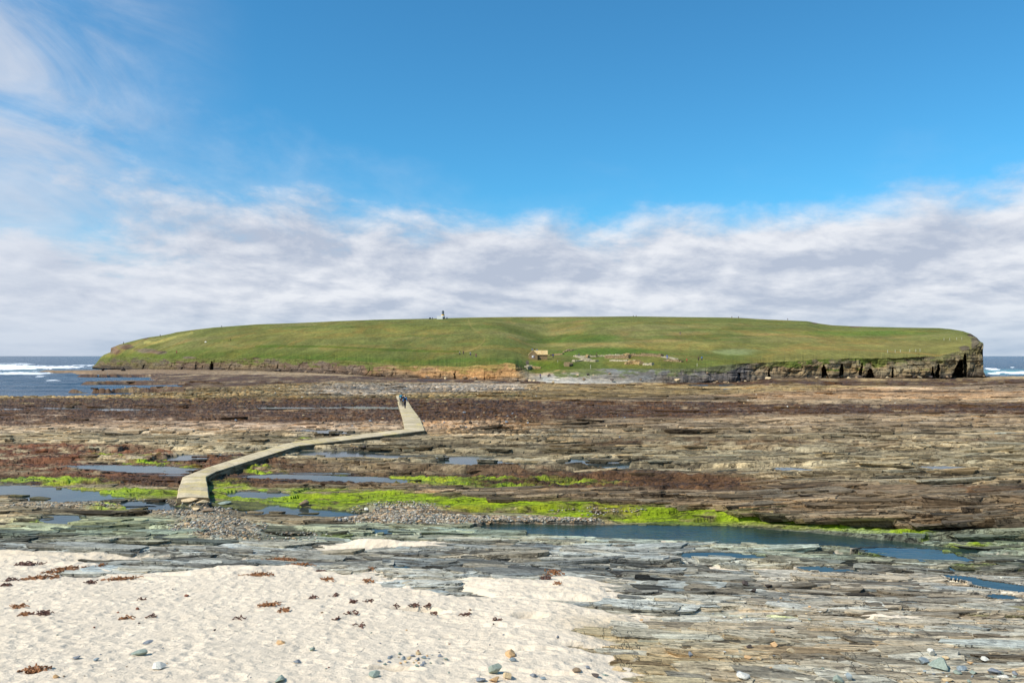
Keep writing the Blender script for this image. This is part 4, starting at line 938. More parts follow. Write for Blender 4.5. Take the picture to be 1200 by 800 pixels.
# gravel bank: far too many to count
def gravel():
    rr = np.random.default_rng(3); b = stone_mesh('g', 99, 1, 7, .7)
    bv = np.array([v.co[:] for v in b.vertices]); bf = np.array([p.vertices[:] for p in b.polygons]); nb = len(bv)
    V_, F_, C_ = [], [], []
    pal = np.array([A(*c) for c in ((176, 162, 138), (188, 156, 116), (140, 138, 132), (150, 130, 104), (200, 192, 176), (128, 134, 122), (112, 100, 88))])
    spots = [(545, 609, 160, 4.6, 3600), (255, 616, 60, 11, 1200), (225, 598, 55, 6, 700), (470, 597, 60, 9, 700), (120, 592, 120, 4, 500), (700, 600, 60, 4, 200), (330, 628, 60, 5, 250)]
    k = 0
    for cx, cy, rx, ry, n in spots:
        for i in range(n):
            a = rr.uniform(0, 6.28); q = math.sqrt(rr.random()); u_ = cx + rx * q * math.cos(a); v_ = cy + ry * q * math.sin(a)
            if float(vn(u_ * .06, v_ * .35, 77)[0]) + .5 * float(vn(u_ * .2, v_ * .9, 78)[0]) < -.25: continue
            P = hit(u_, v_); s = rr.uniform(.022, .065) * (1.7 if rr.random() < .06 else 1)
            th = rr.uniform(0, 6.28); c_, s_ = math.cos(th), math.sin(th)
            p = bv * np.array([s, s * rr.uniform(.6, 1), s * rr.uniform(.6, 1)])
            p = np.stack([p[:, 0] * c_ - p[:, 1] * s_, p[:, 0] * s_ + p[:, 1] * c_, p[:, 2]], 1) + np.array([P.x, P.y, P.z + s * .25])
            V_.append(p); F_.append(bf + nb * k); C_.append(np.repeat((pal[rr.integers(7)] * rr.uniform(.7, 1.15))[None, :], nb, 0)); k += 1
    Vv = np.concatenate(V_); Ff = np.concatenate(F_); Cc = np.concatenate(C_)
    me = bpy.data.meshes.new('gravel'); me.vertices.add(len(Vv)); me.vertices.foreach_set('co', Vv.astype(np.float32).ravel())
    me.loops.add(len(Ff) * 3); me.polygons.add(len(Ff)); me.loops.foreach_set('vertex_index', Ff.astype(np.int32).ravel()); me.polygons.foreach_set('loop_start', (np.arange(len(Ff)) * 3).astype(np.int32))
    me.update(calc_edges=True)
    at = me.attributes.new('Col', 'FLOAT_COLOR', 'POINT'); at.data.foreach_set('color', np.concatenate([Cc, np.ones((len(Cc), 1))], 1).astype(np.float32).ravel())
    t = NT('gravel_stone'); c = t.mix(1.0, t.attr('Col').outputs['Color'], t.mapr(t.noise(t.geo(), 30, 3), .3, .7, .8, 1.15), 'MULTIPLY'); t.l(c, t.b.inputs['Base Color']); t.b.inputs['Roughness'].default_value = .75
    me.materials.append(t.m); o = bpy.data.objects.new('gravel', me); link(o); tag(o, 'bank of small mixed pebbles between the pools and the slate', 'gravel', kind='stuff')
gravel()

# ------------------------------------------------------------------ clumps of dry seaweed on the sand
M_WEED = simple_mat('dry_brown_seaweed', tuple(A(138, 92, 54)), .7, .5, 12, .01, .4)
M_WEED2 = simple_mat('dark_red_seaweed', tuple(A(92, 60, 46)), .6, .4, 12, .01, .4)
def seaweed(px, py, wpx, dpx, label, group=None, seed=0, n=None, ang=0.0, mat=None):
    r = random.Random(seed + 900); wpx *= .85; P = hit(px, py); sc = P.y / F; w = wpx * sc; dd = dpx * P.y * P.y / (F * (CZ - P.z))
    bm = bmesh.new(); n = n or max(10, int(wpx * 1.6))
    for i in range(n):
        a = max(-.8, min(.8, r.gauss(0, .4))) * w * .5; b = max(-.8, min(.8, r.gauss(0, .4))) * dd * .5
        x = a; y = b - a * math.tan(ang) * (dd / max(w, .01)) * 0; y += a * ang
        th = r.uniform(0, 6.28); L = r.uniform(.05, .15) * (1 + .6 * (w > 1)); wd = r.uniform(.008, .03); seg = 5
        z0 = r.uniform(0, .05) * math.exp(-(a / (w * .4 + .01)) ** 2)
        pr_ = []; cx_, cy_ = x, y
        for k in range(seg):
            zz = z0 + .012 + .025 * math.sin(k * 1.3 + i); pr_.append((cx_, cy_, zz, th)); cx_ += L / seg * 1.6 * math.cos(th); cy_ += L / seg * 1.6 * math.sin(th); th += r.uniform(-.9, .9)
        vs = []
        for k, (qx, qy, qz, qt) in enumerate(pr_):
            ww = wd * (1 - .5 * abs(k / (seg - 1) - .4)); nx, ny = -math.sin(qt), math.cos(qt)
            vs.append((bm.verts.new((qx + nx * ww, qy + ny * ww, qz)), bm.verts.new((qx, qy, qz + .012)), bm.verts.new((qx - nx * ww, qy - ny * ww, qz - .006)), bm.verts.new((qx, qy, qz - .02))))
        for q0, q1 in zip(vs[:-1], vs[1:]):
            for j in range(4): bm.faces.new((q0[j], q0[(j + 1) % 4], q1[(j + 1) % 4], q1[j]))
        bm.faces.new(vs[0]); bm.faces.new(tuple(reversed(vs[-1])))
    bmesh.ops.recalc_face_normals(bm, faces=bm.faces)
    me = bpy.data.meshes.new('seaweed_clump'); bm.to_mesh(me); bm.free(); me.materials.append(mat or M_WEED)
    o = bpy.data.objects.new('seaweed_clump', me); link(o); o.location = P; return tag(o, label, 'seaweed', group)
GW = 'clumps of dry seaweed on the sand'
for k, a in enumerate(((32, 662, 46, 3, 'long dark seaweed strand at the left edge above the slabs', .0), (78, 667, 52, 5, 'orange brown seaweed drift beside the flat left slab', .4), (45, 678, 46, 6, 'broad brown seaweed drift left of the oval slab', .4), (62, 671, 34, 5, 'brown seaweed tangle between two drifts at the left', .3),
          (140, 679, 46, 4, 'thin trailing seaweed strand right of the oval slab', .5), (106, 683, 18, 3, 'small seaweed piece under the oval slab', 0), (300, 674, 44, 3, 'thin brown seaweed strand right of the sand mound', .35), (330, 656, 52, 4, 'brown seaweed heap caught on the slate by the sand', .1), (350, 662, 40, 3, 'brown seaweed strip in front of the slate', .1),
          (118, 663, 12, 4, 'seaweed piece tucked between two slabs', 0), (375, 670, 16, 2, 'little brown seaweed strip on the upper sand', 0), (384, 679, 22, 4, 'brown seaweed tuft on the upper sand right of the mound', 0), (316, 709, 36, 3, 'brown spidery seaweed in the middle of the sand', .3), (332, 716, 18, 3, 'thin seaweed stalk below the spidery piece', .6),
          (22, 712, 18, 4, 'small dark seaweed tuft on the left sand', 0), (50, 720, 26, 4, 'dark branching seaweed on the left sand', .1), (30, 720, 12, 3, 'dark seaweed scrap left of the branching one', 0), (150, 725, 10, 3, 'dark seaweed scrap on the mid left sand', 0), (40, 787, 46, 5, 'seaweed ring of dark scraps near the bottom left', .2),
          (648, 671, 36, 7, 'thick heap of brown kelp stalks on the edge of the slate', 0), (640, 678, 30, 4, 'brown kelp stalks spilling onto the sand below the heap', 0), (655, 686, 9, 2, 'dark seaweed scrap right under the kelp heap', 0), (431, 681, 16, 4, 'red brown seaweed tuft above the sand left of centre', 0), (435, 667, 14, 3, 'red brown seaweed caught in the slate', 0))):
    seaweed(a[0], a[1], a[2], a[3], a[4], GW, k, ang=a[5], mat=M_WEED if k % 5 else M_WEED2)
for k, (x, y, w, d) in enumerate(((414, 706, 18, 3), (433, 704, 10, 3), (465, 711, 8, 3), (486, 710, 14, 3), (503, 711, 11, 5), (548, 721, 15, 5), (508, 719, 12, 4), (583, 727, 10, 3), (412, 719, 12, 3), (420, 734, 8, 4), (392, 699, 9, 3), (367, 701, 10, 3), (395, 726, 7, 3), (165, 703, 9, 3), (178, 723, 7, 3), (280, 725, 8, 3), (8, 686, 20, 3), (12, 680, 18, 3))):
    seaweed(x, y, w, d, 'small dark red seaweed tuft in the line across the sand', 'small seaweed tufts along the sand', 60 + k, n=max(6, int(w * .9)), mat=M_WEED2)
# ------------------------------------------------------------------ small mesh helper
class MB:
    def __init__(s): s.bm = bmesh.new()
    def box(s, a, b, taper=0.0):
        (x0, y0, z0), (x1, y1, z1) = a, b; t = taper
        v = [s.bm.verts.new(p) for p in ((x0, y0, z0), (x1, y0, z0), (x1, y1, z0), (x0, y1, z0), (x0 + t, y0 + t, z1), (x1 - t, y0 + t, z1), (x1 - t, y1 - t, z1), (x0 + t, y1 - t, z1))]
        for f in ((3, 2, 1, 0), (4, 5, 6, 7), (0, 1, 5, 4), (1, 2, 6, 5), (2, 3, 7, 6), (3, 0, 4, 7)): s.bm.faces.new([v[i] for i in f])
        return s
    def prism(s, prof, x0, x1, axis='x'):                # profile in (other, z)
        f = (lambda q, p: (q, p[0], p[1])) if axis == 'x' else (lambda q, p: (p[0], q, p[1]))
        a = [s.bm.verts.new(f(x0, p)) for p in prof]; b = [s.bm.verts.new(f(x1, p)) for p in prof]
        n = len(prof); s.bm.faces.new(a); s.bm.faces.new(list(reversed(b)))
        for i in range(n): s.bm.faces.new((a[i], b[i], b[(i + 1) % n], a[(i + 1) % n]))
        bmesh.ops.recalc_face_normals(s.bm, faces=s.bm.faces); return s
    def lathe(s, prof, n=20, c=(0, 0)):
        rings = [[s.bm.verts.new((c[0] + r * math.cos(6.2832 * k / n), c[1] + r * math.sin(6.2832 * k / n), z)) for k in range(n)] for r, z in prof]
        for r0, r1 in zip(rings[:-1], rings[1:]):
            for k in range(n): s.bm.faces.new((r0[k], r0[(k + 1) % n], r1[(k + 1) % n], r1[k]))
        s.bm.faces.new(rings[-1]); s.bm.faces.new(list(reversed(rings[0]))); return s
    def build(s, name, mat, parent=None, smooth=False):
        me = bpy.data.meshes.new(name); s.bm.to_mesh(me); s.bm.free(); me.materials.append(mat)
        for p in me.polygons: p.use_smooth = smooth
        o = bpy.data.objects.new(name, me); return link(o, parent)
def masonry(name, c1, c2, sx=.45, sz=.14):
    t = NT(name); p = t.obj()
    b = t.n('ShaderNodeTexBrick'); m = t.mapping(p, (1, 1, 1), rot=(math.pi / 2, 0, 0)); t.l(m, b.inputs['Vector'])
    b.inputs['Color1'].default_value = (*c1, 1); b.inputs['Color2'].default_value = (*c2, 1); b.inputs['Mortar'].default_value = (*(np.array(c1) * .7), 1)
    b.inputs['Scale'].default_value = 1; b.inputs['Brick Width'].default_value = sx; b.inputs['Row Height'].default_value = sz; b.inputs['Mortar Size'].default_value = .012
    c = t.mix(1.0, b.outputs[0], t.mapr(t.noise(p, 3, 5), .3, .7, .75, 1.2), 'MULTIPLY')
    t.l(c, t.b.inputs['Base Color']); t.b.inputs['Roughness'].default_value = .9; t.b.inputs['Specular IOR Level'].default_value = .15; return t.m
M_STONEWALL = masonry('rubble_masonry', tuple(A(164, 138, 100)), tuple(A(130, 108, 80)))
M_SLAB = masonry('flagstone_roof', tuple(A(198, 166, 112)), tuple(A(216, 190, 140)), .6, .35)
M_WHITE = simple_mat('white_render', (.78, .78, .76), .7, .06, 2, .0)
M_YELL = simple_mat('yellow_band_paint', tuple(A(230, 180, 60)), .6, .05, 2, .0)
M_DARKM = simple_mat('dark_painted_iron', (.05, .06, .07), .5, .2, 3, .0)
M_GLASS = simple_mat('lantern_glass', (.10, .13, .15), .12, .1, 1, .0, .6)
M_REDD = simple_mat('dark_red_paint', tuple(A(96, 44, 44)), .6, .1, 2, .0)
M_POST = simple_mat('weathered_post_wood', tuple(A(182, 178, 154)), .8, .15, 6, .0)

# ------------------------------------------------------------------ stone hut
P = hit_hill(631, 421.2); s = P.y / F
hut = empty('stone_hut', P); tag(hut, 'small stone hut with a golden flagstone roof on the green slope above the shingle', 'hut')
w0, w1 = (619.4 - 631) * s, (629.6 - 631) * s; wc = (w0 + w1) / 2; e_ = 5.4 * s; ap = 10.6 * s; yb = -1.2 * s; yf = -7.5 * s
MB().prism([(w0, -1.5), (w1, -1.5), (w1, e_), (wc, ap), (w0, e_)], yf, 0.0, 'y').build('gable_wing', M_STONEWALL, hut)
m1 = (641.5 - 631) * s; mx0 = (625 - 631) * s
MB().prism([(-.02, -1.5), (-.02, 5.6 * s), (3.2 * s, 10.2 * s), (6.4 * s, 5.6 * s), (6.4 * s, -1.5)], mx0, m1, 'x').build('wall', M_STONEWALL, hut)
r = MB(); th = .14
r.prism([(-.3, 5.5 * s - .02), (3.2 * s, 10.25 * s), (6.4 * s + .3, 5.5 * s - .02), (6.4 * s + .3, 5.5 * s + th), (3.2 * s, 10.25 * s + th + .05), (-.3, 5.5 * s + th)], mx0 + .4, m1 + .12, 'x'); r.build('roof', M_SLAB, hut)
r = MB(); r.prism([(w0 - .15, e_ - .05), (wc, ap + .02), (w1 + .15, e_ - .05), (w1 + .15, e_ + .1), (wc, ap + .2), (w0 - .15, e_ + .1)], yf - .06, 2.2, 'y'); r.build('wing_roof', M_SLAB, hut)
win = MB().box((wc - .55, yf - .06, 1.75 * s + .2), (wc + .6, yf + .05, 1.75 * s + 1.05)).build('window', M_WHITE, hut)
MB().box((wc + .15, yf - .09, 1.75 * s + .28), (wc + .54, yf - .03, 1.75 * s + .97)).build('shutter', M_REDD, win)

# ------------------------------------------------------------------ lighthouse on the far top
P = hit_hill(516, 373.8); s = P.y / F
P = P + Vector((0, 0, 0)); lh = empty('lighthouse', P); tag(lh, 'small white castellated lighthouse with a dark lantern on the skyline of the island', 'lighthouse')
b = MB(); b.box((-3.9 * s, -2, -4), (2.8 * s, 3, 3.1 * s))
for k in range(6): b.box((-3.9 * s + k * 1.16 * s, -2, 3.1 * s - .001), (-3.9 * s + k * 1.16 * s + .6 * s, -1.6, 3.1 * s + .3))
b.build('keepers_building', M_WHITE, lh)
MB().lathe([(1.85 * s, -4), (1.7 * s, 4.1 * s)], 24, (2.9 * s, 1)).build('tower', M_WHITE, lh, True)
MB().lathe([(1.95 * s, 4.1 * s), (1.95 * s, 5.1 * s)], 24, (2.9 * s, 1)).build('gallery_band', M_YELL, lh, True)
MB().lathe([(1.35 * s, 5.1 * s), (1.35 * s, 8.6 * s)], 16, (2.9 * s, 1)).build('lantern', M_GLASS, lh)
MB().lathe([(1.5 * s, 8.6 * s), (1.35 * s, 9.1 * s), (.8 * s, 9.6 * s), (.15 * s, 9.9 * s), (.12 * s, 10.6 * s)], 16, (2.9 * s, 1)).build('dome', M_DARKM, lh, True)
MB().box((3.6 * s, -2.5, -4), (5.4 * s, -.3, 2.5 * s)).build('dark_annexe', M_DARKM, lh)
for (px, w, h, lab) in ((504, 2.2, 1.6, 'larger dark equipment box left of the lighthouse'), (506.6, 1.0, 1.5, 'smaller dark equipment box left of the lighthouse'), (523.6, 1.4, 1.8, 'dark equipment box right of the lighthouse')):
    Q = hit_hill(px, 373.9); q = Q.y / F; e = empty('equipment_box', Q); tag(e, lab, 'equipment box', 'dark boxes by the lighthouse')
    MB().box((-w * q / 2, -.5, -3), (w * q / 2, .5, h * q), .06).build('cabinet', M_DARKM, e); MB().prism([(-w * q / 2 - .08, h * q), (0, h * q + .3), (w * q / 2 + .08, h * q)], -.58, .58, 'y').build('lid', M_DARKM, e)

# ------------------------------------------------------------------ excavated ruins: low rubble walls
RUINM = [simple_mat('pale_ruin_stone', tuple(A(178, 166, 138)), .9, .3, 2.5, .03), simple_mat('brown_ruin_stone', tuple(A(150, 128, 96)), .9, .35, 2.5, .03), simple_mat('golden_ruin_stone', tuple(A(178, 150, 104)), .9, .3, 2.5, .03)]
def ruin(pts, h, th, label, mat, seed, group='ruined walls on the slope'):
    r = random.Random(seed); W = [hit_hill(*p) for p in pts]; o0 = W[0]; bm = bmesh.new()
    for a, b_ in zip(W[:-1], W[1:]):
        d = b_ - a; L = d.length; n = max(2, int(L / .55)); dx = d.normalized(); nx = Vector((-dx.y, dx.x, 0)).normalized()
        for k in range(n):
            f = (k + .5) / n; c = a.lerp(b_, f); pxx = CX + F * c.x / c.y; g = hit_hill(pxx, HY - F * (c.z - CZ) / c.y)
            top = h * (.55 + .45 * float(fbm(np.float64(k * .23 + seed), np.float64(seed), 3, seed)) + .35 * r.random())
            z = -.5
            while z < top:
                hh = r.uniform(.18, .34); ww = L / n * r.uniform(.42, .62); tt = th / 2 * r.uniform(.8, 1.15)
                cc_ = Vector((c.x, c.y, min(c.z, g.z + .2) + z)) - o0 + dx * r.uniform(-.1, .1)
                vs = [bm.verts.new(cc_ + dx * (sx * ww + r.uniform(-.04, .04)) + nx * (sy * tt + r.uniform(-.05, .05)) + Vector((0, 0, sz * hh + r.uniform(-.03, .03)))) for sz in (0, 1) for sx, sy in ((-1, -1), (1, -1), (1, 1), (-1, 1))]
                for fc in ((3, 2, 1, 0), (4, 5, 6, 7), (0, 1, 5, 4), (1, 2, 6, 5), (2, 3, 7, 6), (3, 0, 4, 7)): bm.faces.new([vs[i] for i in fc])
                z += hh * .93
    me = bpy.data.meshes.new('ruined_wall'); bm.to_mesh(me); bm.free(); me.materials.append(RUINM[mat]); o = bpy.data.objects.new('ruined_wall', me); link(o); o.location = o0
    return tag(o, label, 'ruined wall', group)
ruin([(673, 418), (690, 418.2), (712, 417.8)], .5, 1.2, 'thin pale ruined wall at the left end of the excavation', 0, 1)
ruin([(672, 424.2), (684, 423.2), (700, 423.8)], .5, 2.0, 'low pale ruined wall in front of the excavation at its left', 0, 2)
ruin([(676, 418.6), (683, 420.8), (692, 422.6)], .4, 1.4, 'slanting pale ruined wall joining two others at the left', 0, 3)
ruin([(687, 420.8), (688, 418)], 1.3, 1.0, 'upright stub of golden ruined wall', 2, 4)
ruin([(711, 419.5), (722, 420.2), (738, 420)], 1.2, 1.6, 'brown rubble wall in the middle of the ruins', 1, 5)
ruin([(735, 417.6), (760, 417.2), (776, 418.5)], 1.1, 1.4, 'long brown ruined wall along the back of the ruins', 1, 6)
ruin([(710, 417.6), (733, 416.9)], .6, 1.0, 'short thin ruined wall behind the brown rubble', 0, 7)
ruin([(732, 419.6), (735.5, 418)], 1.9, 1.6, 'tallest golden stump of wall in the ruins', 2, 8)
ruin([(776, 418.8), (786, 420.3), (793, 422)], .4, 1.2, 'pale ruined wall running down at the right end of the ruins', 0, 9)
ruin([(716, 423.2), (750, 423.4)], .4, 1.2, 'thin pale wall low down between the ruins and the cliff', 0, 10)
ruin([(733, 427.3), (744, 426.2), (752, 427.5)], 1.0, 2.0, 'golden heap of wall stones just above the grey rock', 2, 11)
ruin([(755, 428.3), (765, 427.8)], .7, 1.6, 'short white patch of wall just above the grey rock', 0, 12)
ruin([(616, 431.6), (622, 430.6)], .8, 1.4, 'white boulder wall below the hut at its left', 0, 13)
ruin([(623, 431.2), (634, 431.8)], .8, 1.2, 'golden low wall below the hut', 2, 14)
ruin([(643, 417), (650, 416.2), (660, 415.2)], .35, .9, 'thin brown wall right of the hut', 1, 15)
ruin([(660, 413.2), (665, 411.2), (667, 410.2)], .35, .9, 'thin brown wall climbing the slope behind the hut', 1, 16)
ruin([(667, 411.8), (675, 410)], .35, .9, 'short brown wall high on the slope right of the hut', 1, 17)
ruin([(664, 429.5), (668, 428)], 1.5, 2.2, 'dark brown lump of wall right of the bay', 1, 18)
ruin([(779, 423), (800, 424.2)], .5, 1.4, 'faint brown wall under the rightmost walkers', 1, 19)

# ------------------------------------------------------------------ posts
gp = None
def post(px, py, h, label, grp):
    global gp
    Q = hit_hill(px, py)
    if gp is None:
        gp = MB().box((-.09, -.09, -.5), (.09, .09, 1.0), .01).build('fence_post', M_POST); o = gp
    else: o = gp.copy(); COL.objects.link(o)
    o.location = Q; o.scale = (h * .7, h * .7, h * .85); return tag(o, label, 'post', grp)
for i, x in enumerate((1040, 1049, 1055, 1066, 1073, 1078)): post(x, 413.5 - i * .3, 1.25, 'pale fence post in the lower row on the right hand slope', 'fence posts in the lower row')
for i, x in enumerate((1106, 1113, 1121, 1127)): post(x, 399 - i * .3, 1.1, 'pale fence post in the upper row on the right hand slope', 'fence posts in the upper row')
post(653.5, 425, 1.1, 'pale post on the grass below and right of the hut', 'single posts'); post(692.3, 432.2, 1.6, 'tall pale post at the top of the shingle slope', 'single posts'); post(817, 429.5, 1.3, 'pale post at the grass edge above the grey rock', 'single posts')

# ------------------------------------------------------------------ people
def skin(name, verts, edges, radii, root=0, sub=1):
    me = bpy.data.meshes.new(name); me.from_pydata(verts, edges, []); o = bpy.data.objects.new(name, me); link(o)
    o.modifiers.new('s', 'SKIN'); sv = me.skin_vertices[0].data
    for i, r in enumerate(radii):
        sv[i].radius = r if isinstance(r, tuple) else (r, r); sv[i].use_root = (i == root)
    m = o.modifiers.new('u', 'SUBSURF'); m.levels = sub; m.render_levels = sub
    dg = bpy.context.evaluated_depsgraph_get(); out = bpy.data.meshes.new_from_object(o.evaluated_get(dg))
    bpy.data.objects.remove(o); out.name = name
    for p in out.polygons: p.use_smooth = True
    return out
def figure(stride, armsw, lean):
    L = lambda z: lean * max(0, z - .9)
    J = dict(pel=(0, 0, .95), sp=(0, -L(1.15), 1.15), ch=(0, -L(1.34), 1.34), nk=(0, -L(1.47), 1.47), hb=(0, -L(1.54) - .01, 1.55), hd=(0, -L(1.64) - .02, 1.64), ht=(0, -L(1.7) - .01, 1.70),
             fn=(0, -L(1.6) - .09, 1.60))
    for s_, n in ((-1, 'l'), (1, 'r')):
        k = s_ * stride; a = -s_ * armsw
        J['sh' + n] = (s_ * .17, -L(1.40), 1.40); J['el' + n] = (s_ * .25, a * .5 - L(1.12), 1.13); J['wr' + n] = (s_ * .26, a * 1.1 - .07 - L(.95), .92); J['ha' + n] = (s_ * .26, a * 1.2 - .10 - L(.9), .83)
        J['hi' + n] = (s_ * .09, 0, .88); J['kn' + n] = (s_ * .10, -.04 + k * .5, .50); J['an' + n] = (s_ * .10, k, .09); J['to' + n] = (s_ * .11, k - .16, .05)
        for f in range(4): J['f%d' % f + n] = (s_ * (.245 + .0), a * 1.25 - .14 + f * .022 - L(.9), .755 - .012 * (f in (1, 2)))
        J['th' + n] = (s_ * .225, a * 1.25 - .15 - L(.9), .81)
    def make(nm, chain_r, edges):
        ks = list(chain_r); idx = {k: i for i, k in enumerate(ks)}
        return skin(nm, [J[k] for k in ks], [(idx[a], idx[b]) for a, b in edges], [chain_r[k] for k in ks])
    body_r = dict(pel=.12, sp=.11, ch=.12, nk=.055, hb=.07, hd=(.075, .09), ht=.05, fn=.022); be = [('pel', 'sp'), ('sp', 'ch'), ('ch', 'nk'), ('nk', 'hb'), ('hb', 'hd'), ('hd', 'ht'), ('hd', 'fn')]
    jk_r = dict(pel=.145, sp=.135, ch=.15, nk=.08); je = [('pel', 'sp'), ('sp', 'ch'), ('ch', 'nk')]
    tr_r = dict(pel=.135); te = []
    for n in 'lr':
        body_r.update({'sh' + n: .06, 'el' + n: .042, 'wr' + n: .028, 'ha' + n: .036, 'hi' + n: .085, 'kn' + n: .055, 'an' + n: .038, 'to' + n: .035, 'th' + n: .011}); be += [('ch', 'sh' + n), ('sh' + n, 'el' + n), ('el' + n, 'wr' + n), ('wr' + n, 'ha' + n), ('ha' + n, 'th' + n), ('pel', 'hi' + n), ('hi' + n, 'kn' + n), ('kn' + n, 'an' + n), ('an' + n, 'to' + n)]
        for f in range(4): body_r['f%d' % f + n] = .009; be.append(('ha' + n, 'f%d' % f + n))
        jk_r.update({'sh' + n: .085, 'el' + n: .065, 'wr' + n: .05}); je += [('ch', 'sh' + n), ('sh' + n, 'el' + n), ('el' + n, 'wr' + n)]
        tr_r.update({'hi' + n: .105, 'kn' + n: .078, 'an' + n: .062}); te += [('pel', 'hi' + n), ('hi' + n, 'kn' + n), ('kn' + n, 'an' + n)]
    out = {'body': make('person_body', body_r, be), 'jacket': make('jacket', jk_r, je), 'trousers': make('trousers', tr_r, te)}
    bm = bmesh.new(); bmesh.ops.create_icosphere(bm, subdivisions=2, radius=.1, matrix=Matrix.Translation(Vector(J['hd']) + Vector((0, .02, .025))) @ Matrix.Diagonal((.92, 1.05, 1.05, 1)))
    me = bpy.data.meshes.new('hair'); bm.to_mesh(me); bm.free(); out['hair'] = me
    c = Vector(J['ch']) + Vector((0, .19, -.10)); bm = bmesh.new(); bmesh.ops.create_cube(bm, size=1, matrix=Matrix.Translation(c) @ Matrix.Diagonal((.30, .18, .46, 1))); bmesh.ops.bevel(bm, geom=bm.edges[:], offset=.05, segments=2, affect='EDGES')
    me = bpy.data.meshes.new('backpack'); bm.to_mesh(me); bm.free(); out['backpack'] = me
    bm = bmesh.new()
    for n in 'lr':
        a_ = Vector(J['an' + n]) + Vector((0, -.06, -.04)); bmesh.ops.create_icosphere(bm, subdivisions=2, radius=1, matrix=Matrix.Translation(a_) @ Matrix.Diagonal((.055, .15, .055, 1)))
    me = bpy.data.meshes.new('boots'); bm.to_mesh(me); bm.free(); out['boots'] = me
    return out
FIG = [figure(.20, .12, .08), figure(-.16, -.10, .16), figure(.03, .02, .0)]
CM = {}
def cloth(c):
    if c not in CM: CM[c] = simple_mat('cloth_%d_%d_%d' % c, tuple(A(*c)), .8, .12, 14, .003)
    return CM[c]
SKINM = simple_mat('skin', tuple(A(214, 166, 138)), .6, .05, 10, 0)
for f in FIG:
    for k, me in f.items(): me.materials.append(SKINM)
def person(P, fig, rz, jacket, trousers, label, group=None, hair=(50, 36, 26), pack=None, sc=1.0, near=False):
    f = FIG[fig]; o = bpy.data.objects.new('person', f['body']); link(o); o.location = P; o.rotation_euler = (0, 0, rz); o.scale = (sc, sc, sc)
    parts = [('jacket', jacket), ('trousers', trousers), ('hair', hair)] + ([('backpack', pack)] if pack else []) + ([('boots', (50, 44, 40))] if near else [])
    for nm, c in parts:
        q = bpy.data.objects.new(nm, f[nm]); link(q, o); q.material_slots[0].link = 'OBJECT'; q.material_slots[0].material = cloth(c)
    return tag(o, label, 'person', group)
def on_cause(px, py): v = on_plane(px, py, ctop + .02); return v
PI = math.pi
person(on_cause(469.8, 474.5), 0, PI, (30, 118, 140), (52, 62, 74), 'person in a teal jacket walking on the causeway, farthest and leftmost of three', 'walkers on the causeway', near=True, sc=1.12)
person(on_cause(472.2, 476.2), 2, PI + .2, (30, 32, 38), (38, 38, 44), 'person in a black jacket between two others on the causeway', 'walkers on the causeway', near=True, sc=1.08)
person(on_cause(474.6, 478.2), 1, PI - .3, (20, 128, 190), (44, 44, 52), 'person in a bright blue jacket and dark trousers, nearest on the causeway', 'walkers on the causeway', near=True, hair=(40, 34, 32), pack=(30, 30, 34), sc=1.1)
def hp(px, py, j, t, label, grp, fig=0, rz=0.0, pack=None, sc=1.0):
    Q = hit_hill(px, py); person(Q - Vector((0, 0, .04)), fig, rz, j, t, label, grp, pack=pack, sc=sc)
BL, NV, BK, GY, RD = (30, 104, 186), (30, 44, 96), (34, 36, 40), (120, 122, 120), (200, 40, 36)
GH = 'walkers on the island'
hp(624, 412.6, BL, BK, 'person in blue behind the hut, leftmost of the three there', GH); hp(626.8, 411.8, BK, BK, 'person in black behind the hut, between two in blue', GH, 2); hp(629.6, 412.9, BL, NV, 'person in blue behind the hut roof, rightmost of the three there', GH, 1)
hp(648.2, 419.6, (26, 60, 160), BK, 'person in deep blue standing just right of the hut', GH, 2, PI)
hp(678.2, 418.8, NV, BK, 'person in navy at the left end of the ruins', GH); hp(698.6, 418.6, BK, BK, 'person in black behind the thin pale wall of the ruins', GH, 1, PI / 2, sc=1.08)
hp(782, 421.2, BL, BL, 'person in bright blue beside the right end of the ruins', GH, 2); hp(804.6, 424.2, RD, (120, 40, 40), 'person in red above the grey rock', GH, 2, sc=.8)
hp(818.7, 423.2, BK, BK, 'person in black beside one in light blue above the grey rock', GH); hp(822.4, 423.2, (40, 128, 200), BK, 'person in light blue beside one in black above the grey rock', GH, 1)
hp(797.2, 392.8, BK, GY, 'lone person in black halfway up the open slope', GH, 2, sc=1.15)
hp(742, 371.6, BK, BK, 'small figure on the skyline, left one of the pair at the highest point', GH); hp(745.4, 371.7, (110, 60, 60), BK, 'small reddish figure on the skyline, right one of the pair at the highest point', GH, 2)
hp(857.8, 372.9, BK, BK, 'figure on the skyline, left one of the two on the right hill', GH, 2); hp(865.4, 373.2, BK, BK, 'figure on the skyline, right one of the two on the right hill', GH); hp(923, 375.4, BK, BK, 'lone figure on the skyline left of the skyline outcrop', GH, 2)
hp(538.6, 416, (150, 150, 140), BK, 'person in pale grey at the left of the group at the foot of the track', GH); hp(543, 416, BK, BK, 'person in black beside one in pale grey at the foot of the track', GH, 2)
hp(551.2, 417.2, (170, 170, 164), NV, 'person in light grey in the middle of the group at the foot of the track', GH, 1); hp(557.8, 419.2, (130, 44, 60), (36, 44, 92), 'person in dark red top and blue trousers, right end of the group by the track', GH, 0)
hp(144.6, 403.2, BK, BK, 'figure on the skyline nearest the left cliff', GH, 2); hp(187.6, 394.6, BK, BK, 'figure on the skyline on the left shoulder of the hill', GH); hp(259.6, 383.9, BK, BK, 'figure on the skyline above the left part of the hill', GH, 2)
